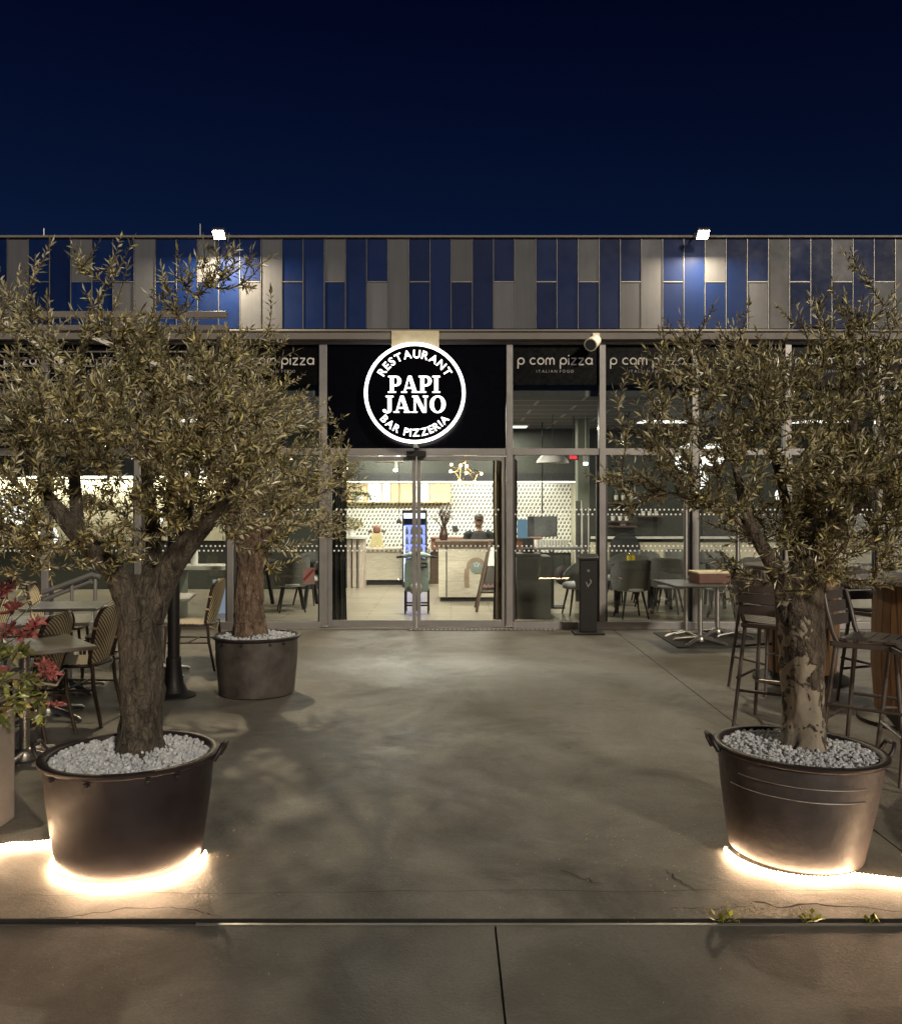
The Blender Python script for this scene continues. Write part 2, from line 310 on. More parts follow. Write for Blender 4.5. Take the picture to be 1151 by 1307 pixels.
# ------------------------------------------------------------------ mesh builder
class MB:
    def __init__(s): s.v = []; s.f = []; s.mi = []; s.cur = 0
    def add(s, vs, fs):
        o = len(s.v); s.v += [tuple(p) for p in vs]; s.f += [tuple(i+o for i in f) for f in fs]; s.mi += [s.cur]*len(fs); return s
    def box(s, x0, x1, y0, y1, z0, z1):
        vs = [(x, y, z) for x in (x0, x1) for y in (y0, y1) for z in (z0, z1)]
        return s.add(vs, [(0,1,3,2),(4,6,7,5),(0,4,5,1),(2,3,7,6),(0,2,6,4),(1,5,7,3)])
    def boxr(s, c, size, rot=(0,0,0)):
        Mx = Euler(rot).to_matrix(); c = Vector(c)
        vs = [c + Mx @ Vector((x*size[0]/2, y*size[1]/2, z*size[2]/2)) for x in (-1,1) for y in (-1,1) for z in (-1,1)]
        return s.add(vs, [(0,1,3,2),(4,6,7,5),(0,4,5,1),(2,3,7,6),(0,2,6,4),(1,5,7,3)])
    def bar(s, a, b, w, h, up=(0,0,1)):
        a = Vector(a); b = Vector(b); d = (b-a).normalized(); sd = d.cross(Vector(up)).normalized(); u = sd.cross(d)
        vs = [p + sd*w/2*i + u*h/2*j for p in (a, b) for i in (-1,1) for j in (-1,1)]
        return s.add(vs, [(0,1,3,2),(4,6,7,5),(0,4,5,1),(2,3,7,6),(0,2,6,4),(1,5,7,3)])
    def tube(s, pts, rad, n=10, cap=True, closed=False):
        pts = [Vector(p) for p in pts]; k = len(pts)
        if isinstance(rad, (int, float)): rad = [rad]*k
        vs = []; ref = None
        for i, p in enumerate(pts):
            a = pts[(i-1) % k] if (closed or i > 0) else p; b = pts[(i+1) % k] if (closed or i < k-1) else p
            t = (b-a).normalized()
            if ref is None:
                ref = t.cross(Vector((0,0,1)));
                if ref.length < .05: ref = t.cross(Vector((1,0,0)))
                ref.normalize()
            ref = (ref - t*ref.dot(t)).normalized(); bi = t.cross(ref)
            vs += [p + (ref*math.cos(2*PI*j/n) + bi*math.sin(2*PI*j/n))*rad[i] for j in range(n)]
        fs = []
        for i in range(k if closed else k-1):
            q = (i+1) % k
            fs += [(i*n+j, i*n+(j+1)%n, q*n+(j+1)%n, q*n+j) for j in range(n)]
        if cap and not closed: fs += [tuple(range(n-1,-1,-1)), tuple((k-1)*n+j for j in range(n))]
        return s.add(vs, fs)
    def lathe(s, prof, c=(0,0,0), n=40, axis='Z', a0=0, a1=2*PI):
        c = Vector(c); full = abs(a1-a0-2*PI) < 1e-6; m = n if full else n+1
        vs = []
        for r, z in prof:
            for j in range(m):
                a = a0+(a1-a0)*j/n
                p = Vector((r*math.cos(a), r*math.sin(a), z))
                if axis == 'Y': p = Vector((p.x, p.z, p.y))
                if axis == 'X': p = Vector((p.z, p.x, p.y))
                vs.append(c+p)
        fs = []
        for i in range(len(prof)-1):
            for j in range(n):
                k = (j+1) % m
                fs.append((i*m+j, i*m+k, (i+1)*m+k, (i+1)*m+j))
        return s.add(vs, fs)
    def ball(s, c, r, n=12, m=8, sc=(1,1,1)):
        prof = [(max(1e-4, math.sin(PI*i/m)), -math.cos(PI*i/m)) for i in range(m+1)]
        c = Vector(c); vs = []; fs = []
        for a, z in prof:
            for j in range(n):
                t = 2*PI*j/n; vs.append(c+Vector((a*math.cos(t)*r*sc[0], a*math.sin(t)*r*sc[1], z*r*sc[2])))
        for i in range(m):
            for j in range(n):
                k = (j+1) % n; fs.append((i*n+j, i*n+k, (i+1)*n+k, (i+1)*n+j))
        return s.add(vs, fs)
    def poly(s, pts, y0, y1):               # XZ outline pushed along Y
        n = len(pts); vs = [(x, y0, z) for x, z in pts]+[(x, y1, z) for x, z in pts]
        return s.add(vs, [tuple(range(n)), tuple(range(2*n-1, n-1, -1))]+[(i, i+n, (i+1)%n+n, (i+1)%n) for i in range(n)])
    def ribbon(s, pts, w, y, th=.006, map2=None, closed=False):   # flat stroke in XZ
        P = [Vector((p[0], p[1])) for p in pts]; k = len(P); L = []; Rr = []
        if isinstance(w, (int, float)): w = [w]*k
        for i in range(k):
            a = P[(i-1)%k] if (closed or i) else P[i]; b = P[(i+1)%k] if (closed or i < k-1) else P[i]
            d1 = (P[i]-a); d2 = (b-P[i])
            d1 = d1.normalized() if d1.length > 1e-9 else d2.normalized(); d2 = d2.normalized() if d2.length > 1e-9 else d1
            t = (d1+d2).normalized(); nrm = Vector((-t.y, t.x)); q = 1/max(.45, nrm.dot(Vector((-d1.y, d1.x))))
            L.append(P[i]+nrm*w[i]/2*q); Rr.append(P[i]-nrm*w[i]/2*q)
        for i in range(k if closed else k-1):
            j = (i+1) % k
            quad = [L[i], L[j], Rr[j], Rr[i]]
            if map2: quad = [map2(p) for p in quad]
            s.poly([(p[0], p[1]) for p in quad], y-th, y)
        return s
    def build(s, name, m, parent=None, smooth=None, bevel=0, world=False, seg=2, fix=False):
        v = np.array(s.v, dtype=float)
        loc = Vector((0,0,0))
        if parent is None:
            lo = v.min(0); hi = v.max(0); loc = Vector(((lo[0]+hi[0])/2, (lo[1]+hi[1])/2, lo[2])); v = v-np.array(loc)
        elif world: v = v-np.array(root_loc(parent))
        me = bpy.data.meshes.new(name); me.from_pydata(v.tolist(), [], s.f)
        ms = m if isinstance(m, (list, tuple)) else [m]
        for q in ms: me.materials.append(q)
        if len(ms) > 1: me.polygons.foreach_set('material_index', s.mi)
        if fix or smooth is not None or bevel:
            bm = bmesh.new(); bm.from_mesh(me); bmesh.ops.recalc_face_normals(bm, faces=bm.faces); bm.to_mesh(me); bm.free()
        if smooth is not None:
            me.shade_smooth()
            if smooth < 180: me.set_sharp_from_angle(angle=R(smooth))
        me.update()
        o = bpy.data.objects.new(name, me); C.objects.link(o); o.location = loc
        if parent is not None: o.parent = parent
        if bevel:
            b = o.modifiers.new('Bevel', 'BEVEL'); b.width = bevel; b.segments = seg; b.limit_method = 'ANGLE'; b.angle_limit = R(40)
        return o
def root_loc(o):
    l = Vector(o.location)
    while o.parent: o = o.parent; l += Vector(o.location)
    return l
def tag(o, label=None, cat=None, group=None, kind=None):
    if label: o['label'] = label
    if cat: o['category'] = cat
    if group: o['group'] = group
    if kind: o['kind'] = kind
    return o
def thing(name, label, cat, loc=(0,0,0), rz=0, group=None, rot=None):
    o = bpy.data.objects.new(name, None); C.objects.link(o); o.location = loc; o.empty_display_size = .2
    o.rotation_euler = rot if rot else (0,0,rz)
    return tag(o, label, cat, group)
def struct(name, mb, m, **k):
    return tag(mb.build(name, m, **k), kind='structure')
def dup(root, loc, rz, label=None, rot=None, scale=None):
    r = root.copy(); C.objects.link(r); r.location = loc; r.rotation_euler = rot if rot else (0,0,rz)
    if label: r['label'] = label
    if scale: r.scale = scale
    for ch in list(root.children):
        c = ch.copy(); C.objects.link(c); c.parent = r
        for g in list(ch.children):
            d = g.copy(); C.objects.link(d); d.parent = c
    return r
def lamp(name, kind, loc, energy, col, parent=None, size=.2, rot=(0,0,0), spread=None, shape='DISK', size_y=None):
    l = bpy.data.lights.new(name, kind); l.energy = energy; l.color = col
    if kind == 'AREA':
        l.shape = shape; l.size = size
        if size_y: l.size_y = size_y
        if spread: l.spread = R(spread)
    elif kind == 'POINT': l.shadow_soft_size = size
    o = bpy.data.objects.new(name, l); C.objects.link(o)
    o.rotation_euler = rot
    if parent: o.parent = parent; o.location = Vector(loc)-root_loc(parent)
    else: o.location = loc
    return o
def arc(cx, cy, rx, ry, a0, a1, n=16):
    return [(cx+rx*math.cos(R(a0+(a1-a0)*i/n)), cy+ry*math.sin(R(a0+(a1-a0)*i/n))) for i in range(n+1)]
# ------------------------------------------------------------------ ground
def sheet(x0, x1, y0, y1, z): return MB().add([(x0,y0,z),(x1,y0,z),(x1,y1,z),(x0,y1,z)], [(0,1,2,3)])
YD = 3.495                                    # slot drain
struct('ground', sheet(-300, 300, -150, 500, -.03), mat['apron'])
g = MB(); 
g.box(-30, .166, -8, YD-.022, -.028, 0); g.box(.174, 30, -8, YD-.022, -.028, 0)
struct('pavement', g, mat['apron'])
g = MB()
g.box(-30, 2.098, YD+.03, YF+.02, -.028, .004); g.box(2.108, 30, YD+.03, YF+.02, -.028, .004)
struct('terrace', g, mat['terrace'])
dr = thing('slot_drain', 'narrow black slot drain with steel edge running across the concrete', 'drain', (0, YD, 0))
MB().box(-30, 30, YD-.004, YD+.024, -.027, -.022).box(-30, 30, YD+.0245, YD+.0295, -.027, .0034).build('channel', mat['black_gap'], dr, world=True)
e = MB(); e.box(-30, -.99, YD-.022, YD-.008, -.02, -.001); e.box(-.985, 30, YD-.022, YD-.006, -.02, .003)
e.build('steel_edge', mat['trim'], dr, world=True)
# cracks and worn concrete lips
def crackline(pts, w, z=.0085):
    m = MB(); P = [Vector((a, b, 0)) for a, b in pts]
    Q = []
    for i in range(len(P)-1):
        for t in range(6):
            q = P[i].lerp(P[i+1], t/6); Q.append(q+Vector((random.uniform(-1,1)*.012, random.uniform(-1,1)*.012, 0)))
    Q.append(P[-1]); k = len(Q); vs = []
    for i, q in enumerate(Q):
        ww = w*random.uniform(.35, 1)*min(1, i/3+.15, (k-1-i)/3+.15)
        d = (Q[min(k-1, i+1)]-Q[max(0, i-1)]).normalized(); n = Vector((-d.y, d.x, 0))
        vs += [q+n*ww+Vector((0,0,z)), q-n*ww+Vector((0,0,z))]
    return m.add(vs, [(2*i, 2*i+1, 2*i+3, 2*i+2) for i in range(k-1)])
def gp(*pp): return [tuple(G(*p)[:2]) for p in pp]
for pts, w in ((gp((40,1176),(100,1172),(150,1163),(215,1160),(255,1166),(285,1174)), .004),
               (gp((845,1112),(868,1126),(890,1142)), .006), (gp((715,1110),(745,1124),(770,1130)), .005),
               (gp((955,1152),(990,1160),(1050,1157),(1151,1166)), .007), (gp((-40,1146),(200,1143),(575,1140),(900,1139),(1200,1139)), .0022),
               (gp((850,1160),(905,1163),(960,1158)), .004)):
    struct('crack', crackline(pts, w), mat['crack'])
# fallen leaf scraps and grit
lt = MB()
def scrap(p, s):
    a = random.uniform(0, 2*PI); d = Vector((math.cos(a), math.sin(a), 0)); n = Vector((-d.y, d.x, 0))
    p = Vector((p[0], p[1], .006 if p[1] > YD else .002)); h = Vector((0,0,random.uniform(.001, .006)))
    lt.add([p-d*s, p+n*s*.35+h, p+d*s+h, p-n*s*.35+h*.4], [(0,1,2,3)])
for i in range(260): scrap(G(random.gauss(835, 75), random.gauss(1070, 42)), random.uniform(.003, .009))
for i in range(50): scrap(G(random.gauss(360, 70), random.gauss(1060, 50)), random.uniform(.003, .010))
for i in range(170): scrap(G(random.uniform(-50, 1200), random.uniform(840, 1290)), random.uniform(.002, .006))
for i in range(160): scrap(G(random.gauss(960, 50), random.gauss(1166, 5)), random.uniform(.003, .010))
for i in range(80): scrap(G(random.gauss(100, 40), random.gauss(1240, 25)), random.uniform(.001, .003))
tag(lt.build('leaf_litter', mat['litter']), 'dry leaf scraps and grit scattered over the concrete', 'litter', kind='stuff')
# weeds sprouting from the slot
def weed(px, py, n, s, label):
    p = G(px, py); p.z = -.005; m = MB()
    for i in range(n):
        a = random.uniform(0, 2*PI); el = random.uniform(.25, 1.2); d = Vector((math.cos(a)*math.cos(el), math.sin(a)*math.cos(el)*.6, math.sin(el)))
        sd = d.cross(Vector((0,0,1))).normalized(); L = s*random.uniform(.6, 1.1); b = p+Vector((random.uniform(-.03,.03), random.uniform(-.008,.008), 0))
        c = b+d*L
        m.add([b, b+d*L*.5+sd*.003, c, b+d*L*.5-sd*.003], [(0,1,2,3)])
        m.add([c-d*.012, c+sd*.010+d*.006, c+d*.022, c-sd*.010+d*.006], [(0,1,2,3)])
    tag(m.build('weed', mat['weed']), label, 'weed')
weed(926, 1176, 16, .04, 'wide low yellow green weed sprouting from the slot drain below the glowing pot')
weed(1033, 1176, 12, .055, 'upright yellow green weed in the slot drain under the right pot')
weed(1115, 1176, 6, .03, 'smallest pale weed in the drain near the right edge of the photo')

# ------------------------------------------------------------------ building
B = thing('restaurant_building', 'low modern restaurant with blue and grey panel band over a glazed shop front', 'building', (0, YF, 0))
XL, XR = FX(-420), FX(1570)
ZT, ZB, ZL = FZ(307), FZ(422), FZ(436)
MB().box(XL, XR, YF-.02, YF+.28, ZL, ZT-.01).build('upper_wall', mat['frame_dark'], B, world=True)
MB().box(XL, XR, YF-.14, YF+.30, ZT, ZT+.03).build('parapet_cap', mat['ledge'], B, world=True, bevel=.006)
l = MB(); l.box(XL, XR, YF-.17, YF+.02, ZL, ZL+.095); l.box(XL, XR, YF-.20, YF-.02, ZL+.096, ZL+.122)
l.build('ledge', mat['ledge'], B, world=True, bevel=.004)
ZM = FZ(362); w = 26.72; yp0, yp1 = YF-.10, YF-.025
tr = MB()
k0 = -18
for k in range(k0, 35):
    x0, x1 = FX(362+k*w)+.006, FX(362+(k+1)*w)-.006; t = k % 6
    segs = {0:[(ZB,ZM,'blue'),(ZM,ZT,'blue')], 1:[(ZB,ZT,'blue')], 2:[(ZB,ZM,'blue'),(ZM,ZT,'grey_panel')], 3:[(ZB,ZT,'blue')],
            4:[(ZB,ZM,'grey_panel'),(ZM,ZT,'blue')], 5:[(ZB,ZT,'grey_panel')]}[t]
    for a, b, c in segs:
        jit = random.uniform(0, .004)
        MB().box(x0, x1, yp0+jit, yp1, a+.006, b-.008).build('cladding_panel', mat[c], B, world=True, bevel=.003, seg=1)
    tr.box(x1+.003, x1+.009, yp0-.008, yp1, ZB+.006, ZT-.006)
    if len(segs) > 1: tr.box(x0+.004, x1-.004, yp0-.006, yp0-.0005+.012, ZM-.007, ZM+.005)
tr.build('panel_trim', mat['trim'], B, world=True)
# roof, side walls, floor, ceiling
ZC = 3.06; YB = 19.5
MB().box(XL, XR, YF+.28, YB+.3, ZC+.1, ZC+.4).build('roof', mat['frame_dark'], B, world=True)
MB().box(XL+.2, XR-.2, YF+.14, YB, ZC, ZC+.08).build('ceiling', mat['ceil'], B, world=True)
MB().box(XL, XR, YB, YB+.25, 0, ZC+.1).build('back_wall', mat['green_wall'], B, world=True)
for s_, xx in ((0, XL), (1, XR-.2)): MB().box(xx, xx+.2, YF+.14, YB, 0, ZC-.001).build('side_wall', mat['green_wall'], B, world=True)
MB().box(XL+.2, XR-.2, YF+.10, YB, -.02, .018).build('interior_floor', mat['floor_in'], B, world=True)
# mullions, transom, sill
mull = [59-236, 59-118, 59, 177, 295, 413, 650, 768, 886, 1004, 1122, 1240, 1358]
for x in mull:
    wd = .042 if x != 413 else .05
    MB().box(FX(x)-wd, FX(x)+wd, YF-.05, YF+.09, .05, ZL-.002).build('mullion', mat['frame'], B, world=True, bevel=.004)
MB().box(FX(-180), FX(1360), YF-.035, YF+.08, FZ(581), FZ(572.5)).build('transom', mat['frame'], B, world=True, bevel=.004)
MB().box(FX(-180), FX(1360), YF-.03, YF+.08, FZ(440), ZL-.001).build('head_rail', mat['frame'], B, world=True, bevel=.004)
sl = MB(); sl.box(FX(-180), FX(409), YF-.06, YF+.10, 0.004, .10); sl.box(FX(654), FX(1360), YF-.06, YF+.10, 0.004, .10)
sl.build('sill', mat['frame'], B, world=True, bevel=.005)
MB().box(FX(409), FX(654), YF-.06, YF+.10, .004, .022).build('door_track', mat['frame'], B, world=True, bevel=.004)

# ---- lettering helpers
def stroke_letters():
    st = {}
    st['p'] = ([arc(.5,.5,.42,.42,0,360,24), [(.08,-.55),(.08,.5)]], 1.05)
    st['c'] = ([arc(.5,.5,.42,.42,48,312,20)], .95)
    st['o'] = ([arc(.5,.5,.42,.42,0,360,24)], 1.05)
    st['m'] = ([[(.08,0),(.08,.55)], arc(.36,.55,.28,.37,180,0,12)+[(.64,0)], arc(.92,.55,.28,.37,180,0,12)+[(1.2,0)]], 1.36)
    st['i'] = ([[(.1,0),(.1,.9)], [(.1,1.18),(.1,1.36)]], .28)
    st['z'] = ([[(.06,.9),(.78,.9)], [(.76,.88),(.08,.04)], [(.06,.02),(.8,.02)]], .92)
    st['a'] = ([arc(.5,.5,.42,.42,0,360,24), [(.92,0),(.92,.92)]], 1.1)
    return st
ST = stroke_letters()
def stroke_text(mb, txt, x, z, size, wid, y):
    x0 = x
    for ch in txt:
        if ch == ' ': x += size*.55; continue
        s_, adv = ST[ch]
        for k, ln in enumerate(s_):
            mb.ribbon([(x+px*size, z+pz*size) for px, pz in ln], wid, y-.0004*k, .004)
        x += adv*size + size*.1
    return x-x0
_dep = None
def font_mesh(ch, bold=0.0):
    cu = bpy.data.curves.new('t', 'FONT'); cu.body = ch; cu.size = 1; cu.offset = bold; cu.resolution_u = 6
    o = bpy.data.objects.new('t', cu); C.objects.link(o); bpy.context.view_layer.update()
    me = bpy.data.meshes.new_from_object(o.evaluated_get(bpy.context.evaluated_depsgraph_get()))
    vs = [(v.co.x, v.co.y) for v in me.vertices]; fs = [tuple(p.vertices) for p in me.polygons]
    bpy.data.objects.remove(o); bpy.data.curves.remove(cu); bpy.data.meshes.remove(me)
    return vs, fs
def font_line(mb, txt, x, z, size, y, bold=0, track=.08, sx=1.0, center=False):
    glyphs = []; adv = 0
    for ch in txt:
        if ch == ' ': adv += .35*size; continue
        vs, fs = font_mesh(ch, bold); x0 = min(v[0] for v in vs); x1 = max(v[0] for v in vs)
        glyphs.append((vs, fs, adv, x0)); adv += (x1-x0)*size*sx+track*size
    off = -adv/2 if center else 0
    for vs, fs, a, x0 in glyphs: mb.add([(x+off+a+(vx-x0)*size*sx, y, z+vz*size) for vx, vz in vs], fs)
    return adv

def dot_band(x0, x1, par, yy):
    m = MB()
    for py in (653.5, 700):
        for row, dz in ((0, 3), (1, -3)):
            x = x0+3+(2.9 if row else 0)
            while x < x1-3:
                c = (FX(x), FZ(py+dz)); r = .0125
                m.add([(c[0]+r*math.cos(R(45*j)), yy, c[1]+r*math.sin(R(45*j))) for j in range(8)], [tuple(range(8))])
                x += 5.8
    m.build('dot_band', mat['dots'], par, world=True)
def pane(x0, x1, y0p, y1p, nm='window', parent=B, y=YF+.03):
    return MB().box(FX(x0), FX(x1), y, y+.012, FZ(y1p), FZ(y0p)).build(nm, mat['glass'], parent, world=True)
for i in range(len(mull)-1):
    a, b = mull[i]+4.5, mull[i+1]-4.5
    if mull[i] == 413: continue
    up = pane(a, b, 491, 572.5)
    f = MB().box(FX(a), FX(b), YF+.01, YF+.03, FZ(491), FZ(440)).build('fascia_panel', mat['film'], B, world=True)
    if -70 < mull[i] < 1200:
        t = MB()
        L = stroke_text(MB(), 'p com pizza', 0, 0, .1, .016, 0); k_ = .1*1.0/L
        stroke_text(t, 'p com pizza', (FX(a)+FX(b))/2-.5, FZ(465.5), k_, .016, YF+.004)
        t.build('lettering', mat['letter'], f, world=True)
        t = MB(); font_line(t, 'ITALIAN FOOD', (FX(a)+FX(b))/2, FZ(475.5), .052, YF+.005, 0, .34, 1, True)
        t.build('tagline', mat['letter_dim'], f, world=True)
    lo = pane(a, b, 581, 793)
    dot_band(a, b, lo, YF+.024)
    fr = MB()
    for xx in (a, b-2.5): fr.box(FX(xx), FX(xx+2.5), YF+.0, YF+.07, FZ(795), FZ(581))
    fr.build('glazing_bead', mat['frame_dark'], lo, world=True)
# black sign panel over the door
MB().box(FX(417.5), FX(645.5), YF-.01, YF+.03, FZ(572.5), FZ(440)).build('sign_panel', mat['black_panel'], B, world=True)
# sliding doors
def leaf(x0, x1, yy):
    m = MB(); w_ = .05
    m.box(FX(x0), FX(x0)+w_, yy, yy+.045, .028, FZ(583)); m.box(FX(x1)-w_, FX(x1), yy, yy+.045, .028, FZ(583))
    m.box(FX(x0)+w_+.001, FX(x1)-w_-.001, yy, yy+.045, .028, .115); m.box(FX(x0)+w_+.001, FX(x1)-w_-.001, yy, yy+.045, FZ(588), FZ(583))
    d = m.build('door', mat['frame'], B, world=True, bevel=.003)
    MB().box(FX(x0)+w_, FX(x1)-w_, yy+.018, yy+.028, .115, FZ(588)).build('pane', mat['glass_clear'], d, world=True)
    dot_band(x0+5, x1-5, d, yy+.014)
    return d
leaf(418.5, 531, YF+.005); leaf(532, 645.5, YF+.005)
sn = MB(); sn.box(FX(519), FX(544), YF-.10, YF-.036, FZ(583.5), FZ(576)); 
sn.build('door_sensor', mat['black_metal'], B, world=True, bevel=.008)
# threshold grating
gr = thing('threshold_grating', 'slim dotted steel grating along the foot of the entrance doors', 'grating', (0, YF-.2, 0))
m = MB(); m.box(FX(520), FX(708), YF-.20, YF-.075, .0045, .010); m.build('grating_frame', mat['frame_dark'], gr, world=True)
m = MB(); x = FX(524)
while x < FX(706): m.box(x, x+.028, YF-.18, YF-.10, .0105, .017); x += .056
m.build('grating_bars', mat['steel'], gr, world=True)

# interior partition parts
YS = 17.0
s_ = MB(); s_.box(-4.2, XA(752, YS), YS, YB-.001, ZA(612, YS), ZC-.002); s_.build('soffit', mat['green_wall'], B, world=True)
MB().box(-4.2, XA(752, YS), YS-.03, YS-.001, ZA(613, YS)-.02, ZA(604, YS)).build('soffit_edge', mat['dark_in'], B, world=True)
MB().box(XA(428, YB), XA(728, YB), YB-.05, YB-.001, .6, ZA(613, YB)+.1).build('tiled_wall', mat['tile'], B, world=True)
MB().box(XA(737, 15), XA(752, 15), 15, 15.3, .02, ZC-.002).build('column', mat['green_pale'], B, world=True, bevel=.01)
MB().box(XA(752, 17.2), XR-.25, 17.2, 17.4, .02, ZC-.002).build('dining_wall', mat['green_wall'], B, world=True)
MB().box(XA(754, 17.1), XR-.3, 17.15, 17.199, .52, .92).build('wall_band', mat['cream'], B, world=True)
MB().box(XA(754, 17.1), XR-.3, 17.08, 17.148, .985, 1.03).build('wall_rail', mat['ceramic'], B, world=True)
MB().box(XL+.25, XA(428, 17.2), 17.2, 17.4, .02, ZC-.002).build('dining_wall', mat['green_wall'], B, world=True)
MB().box(XA(728, YB), XA(728, YB)+.2, 17.4, YB-.06, .02, ZC-.5).build('kitchen_wall', mat['cream'], B, world=True)
MB().box(XA(428, YB)-.2, XA(428, YB), 17.4, YB-.06, .02, ZC-.5).build('kitchen_wall', mat['cream'], B, world=True)
MB().box(-9.5, -3.95, 17.12, 17.199, .95, 2.10).build('lit_wall', mat['cream'], B, world=True)
MB().box(-9.4, -4.0, 16.98, 17.04, 2.13, 2.17).build('light_strip', mat['strip'], B, world=True)
MB().box(-9.5, -3.95, 16.95, 17.199, 2.175, 2.25).build('pelmet', mat['dark_in'], B, world=True)
lamp('dining_light', 'AREA', (-6.7, 16.95, 2.12), 120, (1,.93,.74), B, 5.2, (R(30),0,0), None, 'RECTANGLE', .08)
st = MB().box(XA(440, 17.3), XA(735, 17.3), 17.2, 17.26, ZA(612, YS)-.045, ZA(612, YS)-.005).build('light_strip', mat['strip'], B, world=True)

# ------------------------------------------------------------------ round illuminated sign
SC = (FX(530.5), YF-.27, FZ(505)); RS = .625
sg = thing('round_sign', 'round black sign with glowing white ring reading RESTAURANT PAPI JANO BAR PIZZERIA', 'sign', SC)
d = MB(); n = 72
d.poly([(SC[0]+(RS-.03)*math.cos(2*PI*i/n), SC[2]+(RS-.03)*math.sin(2*PI*i/n)) for i in range(n)], SC[1]-.03, SC[1]+.03)
d.build('disc', mat['black_panel'], sg, world=True)
r = MB(); r.tube([(SC[0]+RS*math.cos(2*PI*i/n), SC[1]-.02, SC[2]+RS*math.sin(2*PI*i/n)) for i in range(n)], .0215, 10, closed=True)
r.build('light_ring', mat['sign_glow'], sg, world=True, smooth=180)
yl = SC[1]-.036; u = YF/FPX
def arc_text(txt, rad, a_mid, span, size, flip, bold):
    m = MB(); gl = []; tot = 0; rm = rad+size*.36*(-1 if flip else 1)
    for ch in txt:
        if ch == ' ': gl.append(None); tot += .26*size; continue
        vs, fs = font_mesh(ch, bold); x0 = min(v[0] for v in vs); x1 = max(v[0] for v in vs); gl.append((vs, fs, x0, x1)); tot += (x1-x0)*size
    track = (R(span)*rm-tot)/(len(txt)-1); pos = -R(span)*rm/2
    for q in gl:
        if q is None: pos += .26*size+track; continue
        vs, fs, x0, x1 = q; wd = (x1-x0)*size; c = pos+wd/2
        a = R(a_mid)+(c if flip else -c)/rm; t = a+(PI/2 if flip else -PI/2)
        out = []
        for vx, vz in vs:
            lx = (vx-(x0+x1)/2)*size; lz = vz*size
            out.append((SC[0]+rad*math.cos(a)+lx*math.cos(t)-lz*math.sin(t), yl, SC[2]+rad*math.sin(a)+lx*math.sin(t)+lz*math.cos(t)))
        m.add(out, fs); pos += wd+track
    return m
arc_text('RESTAURANT', .444, 90, 124, .146, False, .014).build('arched_word', mat['sign_glow'], sg, world=True)
arc_text('BAR PIZZERIA', .556, 270, 106, .136, True, .014).build('arched_word', mat['sign_glow'], sg, world=True)
# slab serif letters in a unit box: height 1
def serif(mb, ch, x, z, h, y):
    q = [0]
    def P(pts): q[0] += 1; mb.poly([(x+a*h, z+b*h) for a, b in pts], y-.004-.0006*q[0], y)
    def ser(cx, zz, wd, up):
        t = .075; 
        if up: P([(cx-wd/2, zz-t), (cx+wd/2, zz-t), (cx+wd/2, zz), (cx-wd/2, zz)])
        else: P([(cx-wd/2, zz), (cx+wd/2, zz), (cx+wd/2, zz+t), (cx-wd/2, zz+t)])
    def ring(cx, cz, rx, rz, tx, tz, a0, a1, n=20):
        for i in range(n):
            a = R(a0+(a1-a0)*i/n); b = R(a0+(a1-a0)*(i+1)/n)
            p = [(cx+rx*math.cos(a), cz+rz*math.sin(a)), (cx+rx*math.cos(b), cz+rz*math.sin(b)), (cx+(rx-tx)*math.cos(b), cz+(rz-tz)*math.sin(b)), (cx+(rx-tx)*math.cos(a), cz+(rz-tz)*math.sin(a))]
            mb.poly([(x+u_*h, z+v_*h) for u_, v_ in p], y-.004, y)
    if ch == 'P':
        P([(.10,0),(.32,0),(.32,1),(.10,1)]); ser(.21, 0, .46, False); ser(.16, 1, .34, True)
        P([(.3,1),(.46,1),(.46,.90),(.3,.90)]); P([(.3,.49),(.46,.49),(.46,.39),(.3,.39)])
        ring(.45, .695, .31, .305, .22, .10, -90, 90); return .80
    if ch == 'I':
        P([(.12,0),(.34,0),(.34,1),(.12,1)]); ser(.23, 0, .46, False); ser(.23, 1, .46, True); return .50
    if ch == 'A':
        P([(.36,1),(.56,1),(.90,0),(.66,0)]); P([(.36,.98),(.43,.86),(.18,0),(.08,0)]); P([(.2,.33),(.72,.33),(.72,.24),(.2,.24)])
        ser(.13, 0, .34, False); ser(.78, 0, .40, False); return .99
    if ch == 'N':
        P([(.10,0),(.20,0),(.20,1),(.10,1)]); P([(.74,0),(.84,0),(.84,1),(.74,1)]); P([(.08,1),(.34,1),(.84,0),(.62,0)])
        ser(.15, 0, .32, False); ser(.79, 1, .32, True); ser(.13, 1, .26, True); return .96
    if ch == 'O':
        ring(.48, .5, .47, .52, .235, .09, 0, 360, 36); return .97
    if ch == 'J':
        P([(.26,.1),(.48,.1),(.48,1),(.26,1)]); ser(.37, 1, .46, True)
        ring(.23, .15, .25, .18, .20, .085, 0, -180); 
        mb.ball((x+.06*h, y-.003, z+.12*h), .09*h, 12, 8, (1,.03,1)); return .60
    return .5
m = MB(); x = SC[0]-.335; h = .214
for ch in 'PAPI': x += serif(m, ch, x, FZ(505), h, yl)*h*1.01
m.build('name_word', mat['sign_glow'], sg, world=True)
m = MB(); x = SC[0]-.40
for ch in 'JANO': x += serif(m, ch, x, FZ(529.8), h, yl)*h*1.08
m.build('name_word', mat['sign_glow'], sg, world=True)
MB().box(FX(501), FX(560.5), YF-.215, YF-.175, FZ(449), FZ(426)).build('mounting_plate', mat['beige_plate'], sg, world=True, bevel=.003)
b = MB(); b.box(FX(529), FX(534), SC[1]-.005, SC[1]+.02, FZ(573), FZ(567)); b.box(FX(528), FX(535), SC[1]+.02, YF-.035, FZ(573), FZ(571)); b.build('stem', mat['steel'], sg, world=True)

